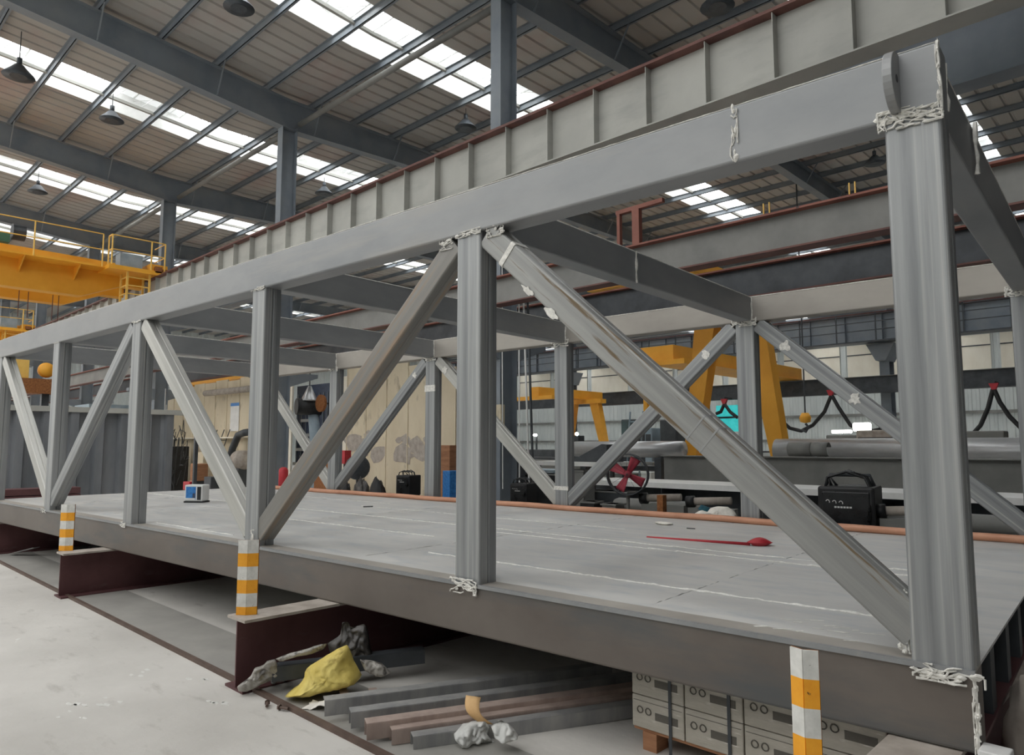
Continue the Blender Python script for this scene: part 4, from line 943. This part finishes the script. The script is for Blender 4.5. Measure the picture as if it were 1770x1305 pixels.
def floorbox(name, label, cat, u, v, Y, w_, d_, m, group=None, z0=0.):
    p = PY(u, v, Y); h = max(.1, p.z - z0)
    o = thing(name, label, cat, (p.x, Y, z0), R(rc.uniform(-8, 8)), group)
    MB().box(-w_ / 2, w_ / 2, -d_ / 2, d_ / 2, 0, h).build('body', m, o, bevel=.012); MB().box(-w_ / 2 - .02, w_ / 2 + .02, -d_ / 2 - .02, d_ / 2 + .02, h - .03, h).build('lid', 'paint_midgrey', o); return o
floorbox('tool_cabinet', 'dark grey cabinet beside the centre column, partly behind the centre post', 'cabinet', 868, 795, 12.6, 1.0, .6, 'dark_steel')
floorbox('tool_chest', 'grey open-top steel bin behind the lower right of the rear post', 'bin', 1000, 812, 11.2, .5, .4, 'paint_midgrey')
floorbox('tool_chest', 'dark green-grey flat box behind the rear diagonal near the fan', 'box', 1058, 848, 11.8, .9, .4, 'dark_steel')
floorbox('tool_chest', 'small dark box standing below the welding arc', 'box', 1022, 866, 10.4, .3, .3, 'black')
floorbox('tool_chest', 'small grey box beside the fan pole', 'box', 1060, 870, 10.3, .28, .3, 'paint_midgrey')
floorbox('tool_chest', 'dark chest behind the rear post below the chains', 'box', 930, 818, 13.6, 1.5, .5, 'black')
# flat plate table with leaning plate
pa = PY(985, 797, 14.5); pb_ = PY(1075, 799, 14.5)
t_ = thing('plate_table', 'steel plate table with pale edge behind the rear diagonal', 'table', (pa.x, 14.5, 0)); MB().box(-.8, pb_.x - pa.x, -.7, .7, pa.z - .1, pa.z).build('tabletop', 'white', t_)
for x_ in (-.6, pb_.x - pa.x - .3):
    for y_ in (-.55, .55): MB().box(x_ - .05, x_ + .05, y_ - .05, y_ + .05, 0, pa.z - .1).build('leg', 'dark_steel', t_)
o = MB().prism([(0, 0), (1.15, 0), (1.15, .42), (1.0, .44)], -.35, .35, lambda p, q, t: Vector((p, t, q))).build('wedge_plate', 'dark_steel', loc=(PY(1000, 790, 14.5).x, 14.5, pa.z)); tag(o, 'dark wedge-shaped steel piece on the pale-edged plate table', 'steel piece')
o = MB().tube([(0, 0, 0), (3.6, 0, 0)], .22, 20).build('large_pipe', 'silver', smooth=True, loc=(PY(995, 775, 16.6).x, 16.6, PY(1000, 776, 16.6).z)); tag(o, 'pale large pipe lying behind the plate table', 'pipe')
for k_, dx in enumerate((.5, 3.0)):
    q = PY(995, 775, 16.6); o = MB().box(-.1, .1, -.3, .3, 0, PY(1000, 776, 16.6).z - .225).build('pipe_saddle', 'dark_steel', loc=(q.x + dx, 16.6, 0)); tag(o, ['left block under the pale pipe behind the plate table', 'right block under the pale pipe behind the plate table'][k_], 'stand')
# stacked plates left
for k_ in range(4):
    z_ = .5 + .16 * k_; q = PY(905, 800, 15.)
    o = MB().box(-1.4 + .1 * rc.uniform(-1, 1), 1.0 + .2 * rc.uniform(-1, 1), -.6, .6, 0, .05).build('steel_plate', ['white', 'paint_midgrey', 'dark_steel', 'white'][k_], loc=(q.x, 15., z_)); tag(o, 'loose steel plate behind the hanging chains, %s of its stack' % ['lowest', 'second', 'third', 'topmost'][k_], 'plate', 'plates behind the chains')
    if k_ < 3:
        for dx in (-1, 1): MB().box(dx - .1, dx + .1, -.5, .5, .05, .16).build('spacer', 'wood', o)
q = PY(905, 800, 15.); t_ = thing('plate_stand', 'low dark stand carrying the loose plates behind the chains', 'stand', (q.x, 15., 0)); MB().box(-1.2, 1.2, -.5, .5, .35, .5).build('top', 'dark_steel', t_); MB().box(-1.1, -.9, -.4, .4, 0, .35).build('leg', 'dark_steel', t_); MB().box(.9, 1.1, -.4, .4, 0, .35).build('leg', 'dark_steel', t_)
# small wall cabinet on the centre column
q = PY(866, 720, 10.85); o = MB().box(-.2, .12, -.12, 0, -.25, .25).build('wall_switch_box', 'beige', loc=(q.x, 10.84, q.z)); tag(o, 'small beige switch box on the centre column beside the centre post', 'box')
# ladder by the far end
q = PY(1078, 760, 19.4); o = MB()
for dx in (0, .5): o.tube([(dx, 0, 0), (dx, .4, 3.0)], .03, 6)
for k_ in range(1, 9): o.tube([(0, .4 * k_ / 9, 3.0 * k_ / 9), (.5, .4 * k_ / 9, 3.0 * k_ / 9)], .02, 6)
o = o.build('step_ladder', 'pale_blue', loc=(q.x, 19.4, 0)); tag(o, 'pale ladder standing behind the rear diagonal left of the fan', 'ladder')
# long steel bundles on far floor, left of gantry
for i, (Y, z, m) in enumerate(((21.8, .95, 'wall_grey'), (23.6, 1.25, 'paint_midgrey'), (35, 1.6, 'dark_steel'))):
    xa = PY(880, 780, Y).x; xb_ = PY(1160 if i < 2 else 1770, 780, Y).x; c = ((xa + xb_) / 2, Y, 0)
    o = thing('steel_stack', ['pale steel stack on the floor behind the rear truss', 'grey steel stack behind the pale one', 'long dark steel stack across the far bay'][i], 'steel stack', c)
    L_ = (xb_ - xa) / 2
    for k in range(3): MB().box(-L_ + .2 * k, L_ - .3 * k, -.35, .35, z / 3 * k + .02, z / 3 * (k + 1)).build('layer', m if k % 2 == 0 else 'paint_midgrey', o)
# hanging ropes and ladder next to the column
for i, (u, m, r) in enumerate(((905, 'white', .02), (912, 'dark_steel', .025), (897, 'white', .015), (868, 'white', .012))):
    a = PY(u, 520, 10.5); b = PY(u + (10 if i < 2 else 1), 845, 10.5)
    o = MB().tube([Vector((0, 0, 0)), b - a], r, 6).build('hanging_rope', m, loc=a); tag(o, ['pale rope hanging right of the centre column', 'dark cable hanging right of the pale rope', 'thin pale line beside the centre column', 'thin line hanging close to the centre post'][i], 'rope')
    MB().tube([Vector((0, 0, 0)), Vector((0, -.0, 7.4 - a.z))], r, 6).build('upper_run', m, o)

# ================================================================== behind the deck, left side
# beige booth panels, plane just behind the column line
YB = 12.4
def booth(u0, u1, ztop0, ztop1, name, label, m='beige'):
    xa = PY(u0, 700, YB).x; xb_ = PY(u1, 700, YB).x; o = thing(name, label, 'panel wall', (xa, YB, 0), group='beige booth panels'); x = 0; L_ = xb_ - xa; k = 0
    n = max(1, int(L_ / 1.0)); wd = L_ / n
    for k in range(n):
        z = ztop0 + (ztop1 - ztop0) * (k + .5) / n + rnd.uniform(-.05, .05)
        mb = MB(); mb.box(k * wd + .012, (k + 1) * wd - .012, 0, .06, 0, z)
        mb.box(k * wd + .0, k * wd + .03, -.02, .02, 0, z - .1)
        mb.build('panel', m, o)
    return o
b1 = booth(285, 436, PY(330, 668, YB).z, PY(434, 652, YB).z, 'booth_wall', 'old beige panel wall with shelf and pipes behind the bright diagonal')
b2 = booth(600, 788, PY(620, 600, YB).z, PY(788, 640, YB).z, 'booth_wall', 'stained beige panel wall between the two centre posts')
b3 = booth(436, 505, PY(450, 640, YB).z, PY(500, 640, YB).z, 'booth_wall', 'beige panel wall seen through the second post bay', 'beige_plain')
bB = booth(572, 600, PY(580, 650, YB).z, PY(600, 650, YB).z, 'booth_wall', 'narrow beige panel beside the opening', 'beige_plain')
# peeling stain patches
mb = MB()
for k in range(14):
    x = rnd.uniform(0.3, 4.2); z = rnd.uniform(1.6, 2.3); pts = []
    n = 9; rr = rnd.uniform(.1, .4)
    for j in range(n): a = 2 * math.pi * j / n; pts.append(Vector((x + rr * 1.3 * math.cos(a) * rnd.uniform(.6, 1.2), -.004 - .0006 * k, z + rr * math.sin(a) * rnd.uniform(.4, 1))))
    mb.add(pts, [tuple(range(n))])
mb.build('peeled_patch', 'dusty_flange', b2)
L0 = PY(285, 700, YB).x
def onb(u, v, dy=0.): p = PY(u, v, YB - dy); return p
# shelf with pipes
a = onb(290, 757, .3); b = onb(420, 762, .3)
o = thing('wall_shelf', 'beige shelf board on the old panel wall', 'shelf', (a.x, YB - .3, a.z)); MB().box(0, b.x - a.x, 0, .3, -.05, 0).build('board', 'beige_plain', o)
MB().box(0, .06, .24, .3, -.5, -.05).build('bracket', 'dark_steel', o); MB().box(b.x - a.x - .1, b.x - a.x, .24, .3, -.5, -.05).build('bracket', 'dark_steel', o)
a = onb(355, 680, .3); b = onb(434, 672, .3)
o = MB().tube([Vector(), b - a], .12, 14).build('duct_pipe', 'dusty_flange', smooth=True, loc=a); tag(o, 'round duct pipe running along the top of the old panel wall', 'pipe')
pts = [onb(396, 800, .5), onb(402, 775, .5), onb(412, 752, .5), onb(422, 748, .5), onb(432, 747, .5)]
o = MB().tube([q - pts[0] for q in pts], .13, 14).build('exhaust_duct', 'dark_steel', smooth=True, loc=pts[0]); tag(o, 'bent dark exhaust duct beside the second front post', 'duct')
p = onb(418, 795, .6); o = MB().lathe([(.1, -.3), (.34, -.25), (.34, .25), (.1, .3)], n=20, M=Matrix.Rotation(R(90), 3, 'Y')).build('blower_drum', 'dusty_flange', smooth=True, loc=p); tag(o, 'round drum blower below the bent duct', 'blower')
MB().box(-.2, .2, -.2, .2, -p.z, -.3).build('stand', 'dark_steel', o)
a = onb(398, 697, .05); b = onb(411, 745, .05)
o = thing('wall_notice', 'white sheet with a blue top edge pinned on the old panel wall', 'notice', (a.x, YB - .03, b.z)); MB().box(0, b.x - a.x, 0, .015, 0, a.z - b.z).build('sheet', 'white', o); MB().box(0, b.x - a.x, -.005, 0, a.z - b.z - .12, a.z - b.z).build('blue_band', 'blue_print', o)
# frames leaning
for i, (u, w_) in enumerate(((336, .45), (356, .5))):
    a = onb(u, 855, .5); o = thing('leaning_frame', ['thin steel ladder frame leaning on the old panel wall, left one', 'thin steel ladder frame leaning on the old panel wall, right one'][i], 'frame', (a.x, YB - .7, 0))
    mb = MB()
    for dx in (0, w_): mb.tube([(dx, 0, 0), (dx + .5, .6, 2.5)], .02, 6)
    for k in range(1, 6): mb.tube([(.5 * k / 6, .6 * k / 6, 2.5 * k / 6), (w_ + .5 * k / 6, .6 * k / 6, 2.5 * k / 6)], .015, 6)
    mb.build('frame', 'dark_steel', o)
# dark machine cluster left of booth, and brick-like cartons
a = onb(305, 850, .8)
o = thing('control_cabinet', 'dark machine cabinet standing beside the third front post', 'machine', (a.x, YB - 1.2, 0)); MB().box(-.6, .35, 0, .7, 0, 1.85).build('body', 'black', o, bevel=.03); MB().box(-.5, .25, -.02, 0, .5, 1.6).build('door', 'dark_steel', o)
mb = MB()
for k in range(14): q = Vector((rnd.uniform(-.6, .3), -.06, rnd.uniform(1.9, 3.2))); mb.tube([q, q + Vector((rnd.uniform(-.2, .2), .02, rnd.uniform(-.5, .5)))], .02, 5)
mb.tube([(-.4, -.05, 1.8), (-.4, -.05, 4.2)], .03, 6); mb.build('pipework', 'silver', o)
a = onb(330, 850, .9)
for i, (dx, z) in enumerate(((0, 0), (.75, 0), (.2, .55), (.9, .55), (.5, 1.1))):
    o = MB().box(0, .68, 0, .5, 0, .54).build('storage_box', 'beige', loc=(a.x + dx + .3, YB - 1.1, z), bevel=.01)
    tag(o, 'worn beige storage box %s before the old panel wall' % ['at bottom left', 'at bottom right', 'at middle left', 'at middle right', 'on top'][i], 'box', 'beige storage boxes')
o = MB()
for k_ in range(22):
    q = Vector((rc.uniform(-.3, 1.6), rc.uniform(-.1, 0), rc.uniform(.6, 2.4))); o.tube([q, q + Vector((rc.uniform(-.3, .3), 0, rc.uniform(-.6, .6))), q + Vector((rc.uniform(-.3, .3), 0, rc.uniform(-.6, .6)))], .014, 5)
o.tube([(.2, 0, .02), (.3, 0, 1.2), (.5, 0, 2.2)], .02, 5); o = o.build('welding_cables', 'black', loc=(onb(345, 800, .25).x, YB - 1.3, 0)); tag(o, 'tangle of thin dark cables hanging before the old beige wall', 'cables')
for i, (u, v, h_, m) in enumerate(((296, 800, .5, 'rust'), (385, 815, .6, 'wood'), (372, 838, .3, 'red'), (410, 835, .5, 'dark_steel'))):
    q = onb(u, v, .9); o = MB().box(-.28, .28, -.2, .2, -h_ / 2, h_ / 2).build('machine_part', m, loc=(q.x, YB - 1.75, q.z), bevel=.02); tag(o, ['rusty block beside the third front post before the old wall', 'brown crate before the old wall under the shelf', 'small red box before the old wall', 'dark motor block beside the bright diagonal foot'][i], 'machine part')
    MB().box(-.2, .2, -.15, .15, -q.z, -h_ / 2).build('stand', 'dark_steel', o)
# opening with blue cabinet, cone lamp and round duct
a = onb(500, 850, -.4); b = onb(572, 660, -.4)
o = thing('blue_machine', 'dark blue machine body behind the opening between the posts', 'machine', (a.x, YB + .6, 0)); MB().box(0, b.x - a.x, 0, 1, 0, b.z).build('body', 'navy', o); bpy.data.materials['navy'].node_tree
mb = MB()
for k in range(9): mb.box(.1 + k * (b.x - a.x) / 9, .13 + k * (b.x - a.x) / 9, -.03, 0, .3, b.z - .3)
mb.build('rib', 'paint_bluegrey', o)
for k in range(5): MB().box(rnd.uniform(0, .6), rnd.uniform(.8, 1.6), -.12, -.03, 1.2 + .5 * k, 1.3 + .5 * k).build('bracket', 'silver', o)
p = onb(535, 680, .1); o = thing('bell_lamp', 'silver bell-shaped lamp beside the round black duct mouth', 'lamp', p); MB().lathe([(.3, -.25), (.26, -.2), (.12, .1), (.05, .25)], n=18).build('lamp_shade', 'silver', o, smooth=True)
MB().tube([(0, 0, .25), (0, 0, .9), (0, .35, .9)], .02, 6).build('bracket', 'dark_steel', o)
p = onb(528, 703, .2); o = MB().lathe([(.25, -.3), (.27, -.3), (.27, .5), (.02, .5), (.02, -.1), (.23, -.1)], n=22, M=Matrix.Rotation(R(-90), 3, 'X') @ Matrix.Rotation(R(15), 3, 'Y')).build('duct_mouth', 'black', smooth=True, loc=p); tag(o, 'round black duct mouth between the two centre-left posts', 'duct')
MB().tube([(0, .3, -.2), (.15, .3, -1), (.3, .3, -2), (.3, .3, -p.z)], .18, 12).build('duct_pipe', 'pale_blue', o, smooth=True)
p = onb(553, 697, .1); o = MB().lathe([(.28, 0), (.28, .08)], n=22, M=Matrix.Rotation(R(-90), 3, 'X')).build('round_vent', 'rust', loc=p); tag(o, 'round brown vent disc right of the black duct mouth', 'vent')
MB().box(-.03, .03, .05, .6, -.03, .03).build('bracket', 'dark_steel', o)
# dark hose coils / drums before beige panels
for i, (u, v, s_) in enumerate(((626, 842, .26), (652, 845, .24), (597, 845, .2))):
    p = PY(u, v, 10.2); o = blob('tarp_bundle', 'black' if i else 'dark_film', (p.x, 10.2, 0), s_, s_ * .7, (p.z + .25) / 1.9, 30 + i, ['dark wrapped bundle in front of the beige panels', 'smaller black bundle right of the first', 'low dark bundle left beside the rear post'][i], 'bundle', 14, .3)
p = PY(618, 808, 10.9); o = thing('wall_fan', 'dark round fan seen from the side before the beige panels', 'fan', (p.x, 10.9, 0), R(60)); MB().lathe([(.3, -.08), (.33, 0), (.3, .08)], c=(0, 0, p.z), n=20, M=Matrix.Rotation(R(90), 3, 'X')).build('cage', 'lamp_shade', o, smooth=True); MB().tube([(0, 0, 0), (0, 0, p.z - .3)], .035, 8).build('pole', 'dark_steel', o)
p = PY(596, 790, 11.0); o = MB().box(-.2, .15, -.1, .1, -.18, .18).build('red_box', 'red', loc=(p.x, 11., p.z)); tag(o, 'small red box fixed at the left of the beige panels', 'box'); MB().box(-.03, .03, -.02, .02, -p.z, -.18).build('post', 'dark_steel', o)
p = PY(780, 850, 10.4); o = MB().box(-.12, .12, -.15, .15, 0, 1.35).build('blue_locker', 'blue_print', loc=(p.x, 10.4, 0), bevel=.01); tag(o, 'narrow light blue locker beside the centre post', 'locker')
p = PY(770, 850, 11.4); o = MB().box(-.35, .2, -.15, .15, 0, 1.9).build('brick_pier', 'wood', loc=(p.x, 11.5, 0)); tag(o, 'brownish pier behind the light blue locker', 'pier')
p = PY(440, 850, 11.2); o = MB().lathe([(.13, 0), (.13, .7), (.1, .75), (.05, .78)], n=18).build('red_drum', 'red', smooth=True, loc=(PY(489, 850, 10.2).x, 10.2, .5)); tag(o, 'red drum seen beside the second front post', 'drum'); MB().box(-.15, .15, -.15, .15, -.5, 0).build('stand', 'dark_steel', o)
p = PY(555, 845, 11.2); o = MB().box(-.4, .4, -.1, .1, 0, 1.5).build('rusty_panel', 'rust', loc=(p.x, 11.3, 0)); tag(o, 'rust-brown panel low behind the rear post left of the centre', 'panel')

# corrugated partition at the left, parallel to the cross direction
XP = -22.
pt = PX(150, 712, XP); zt = pt.z
pw = thing('corrugated_partition', 'dark grey corrugated metal partition behind the left truss bays', 'partition', (XP, 3.4, 0))
w = corr(0, PX(278, 715, XP).y - 3.4, lambda s_, d, z: Vector((d, s_, z)), 0.02, zt, .62, .16).build('sheeting', 'partition', pw, solid=.01)
MB().box(-.1, .2, 0, PX(345, 716, XP).y - 3.4, zt - .02, zt + .12).build('top_rail', 'paint_grey', pw)
for y in (0., PX(278, 715, XP).y - 3.4, PX(345, 716, XP).y - 3.4 - .1): MB().box(-.1, 0, y, y + .1, 0, zt).build('post', 'dark_steel', pw)
for i, (u, v) in enumerate(((30, 845), (30, 857))):
    p = PX(u, v, -19.5); o = thing('channel_stack', ['upper dark maroon channel lying behind the far left post', 'lower dark maroon channel lying behind the far left post'][i], 'channel', (-19.5, p.y, 0 if i else 0), 0, 'maroon channels')
    MB().box(-.3, .3, -1.2, 1.2, p.z - .14, p.z).build('channel', 'maroon', o); MB().box(-.2, .2, -.9, .9, 0 if i else .9, p.z - .14).build('support', 'black', o)
# things on / above partition: yellow cable drum, dark cab
p = PX(80, 640, -26.); o = thing('yellow_hoist', 'yellow round hoist drum above the corrugated partition', 'hoist', (-26, p.y, p.z)); MB().lathe([(.2, -.2), (.24, 0), (.2, .2)], n=20, M=Matrix.Rotation(R(90), 3, 'Y')).build('drum', 'yellow', o, smooth=True)
MB().box(-.2, .2, -.9, -.5, -.4, .3).build('gearbox', 'yellow_rail', o); MB().box(-.3, .3, -1.0, .4, -.75, -.3).build('base', 'rust', o); MB().box(-.1, .1, -.1, .1, -.75 - p.z + .75, -.75).build('mast', 'dark_steel', o)
a = PY(345, 660, 16); b = PY(430, 650, 16)
o = MB().box(0, b.x - a.x + 3, -.4, .4, a.z - .2, b.z + .45).build('orange_beam', 'yellow', loc=(a.x - 1, 16, 0)); tag(o, 'orange crane beam glimpsed above the old panel wall', 'beam')
for x in (0.2, b.x - a.x + 2.6): MB().box(x, x + .3, -.2, .2, 0, a.z - .2).build('leg', 'yellow', o)
a = PX(168, 690, -32); b = PX(262, 690, -32)
o = thing('site_cabin', 'pale cabin with bright windows beyond the corrugated partition', 'cabin', (-33, a.y, 0)); MB().box(-2, 0, 0, b.y - a.y, 0, 3.6).build('body', 'pale_blue', o)
for k in range(3): MB().box(0, .02, .3 + 1.0 * k, 1.1 + 1.0 * k, 2.6, 3.3).build('window', 'beige_plain', o)

# ================================================================== light
wd = bpy.data.worlds.new('world'); scene.world = wd; wd.use_nodes = True
bg = wd.node_tree.nodes['Background']; bg.inputs['Color'].default_value = (1.0, .995, .985, 1); bg.inputs['Strength'].default_value = 1.15
scene.view_settings.view_transform = 'Standard'; scene.view_settings.look = 'None'
scene.view_settings.gamma = 1; scene.view_settings.use_curve_mapping = False
scene.view_settings.exposure = 0.7
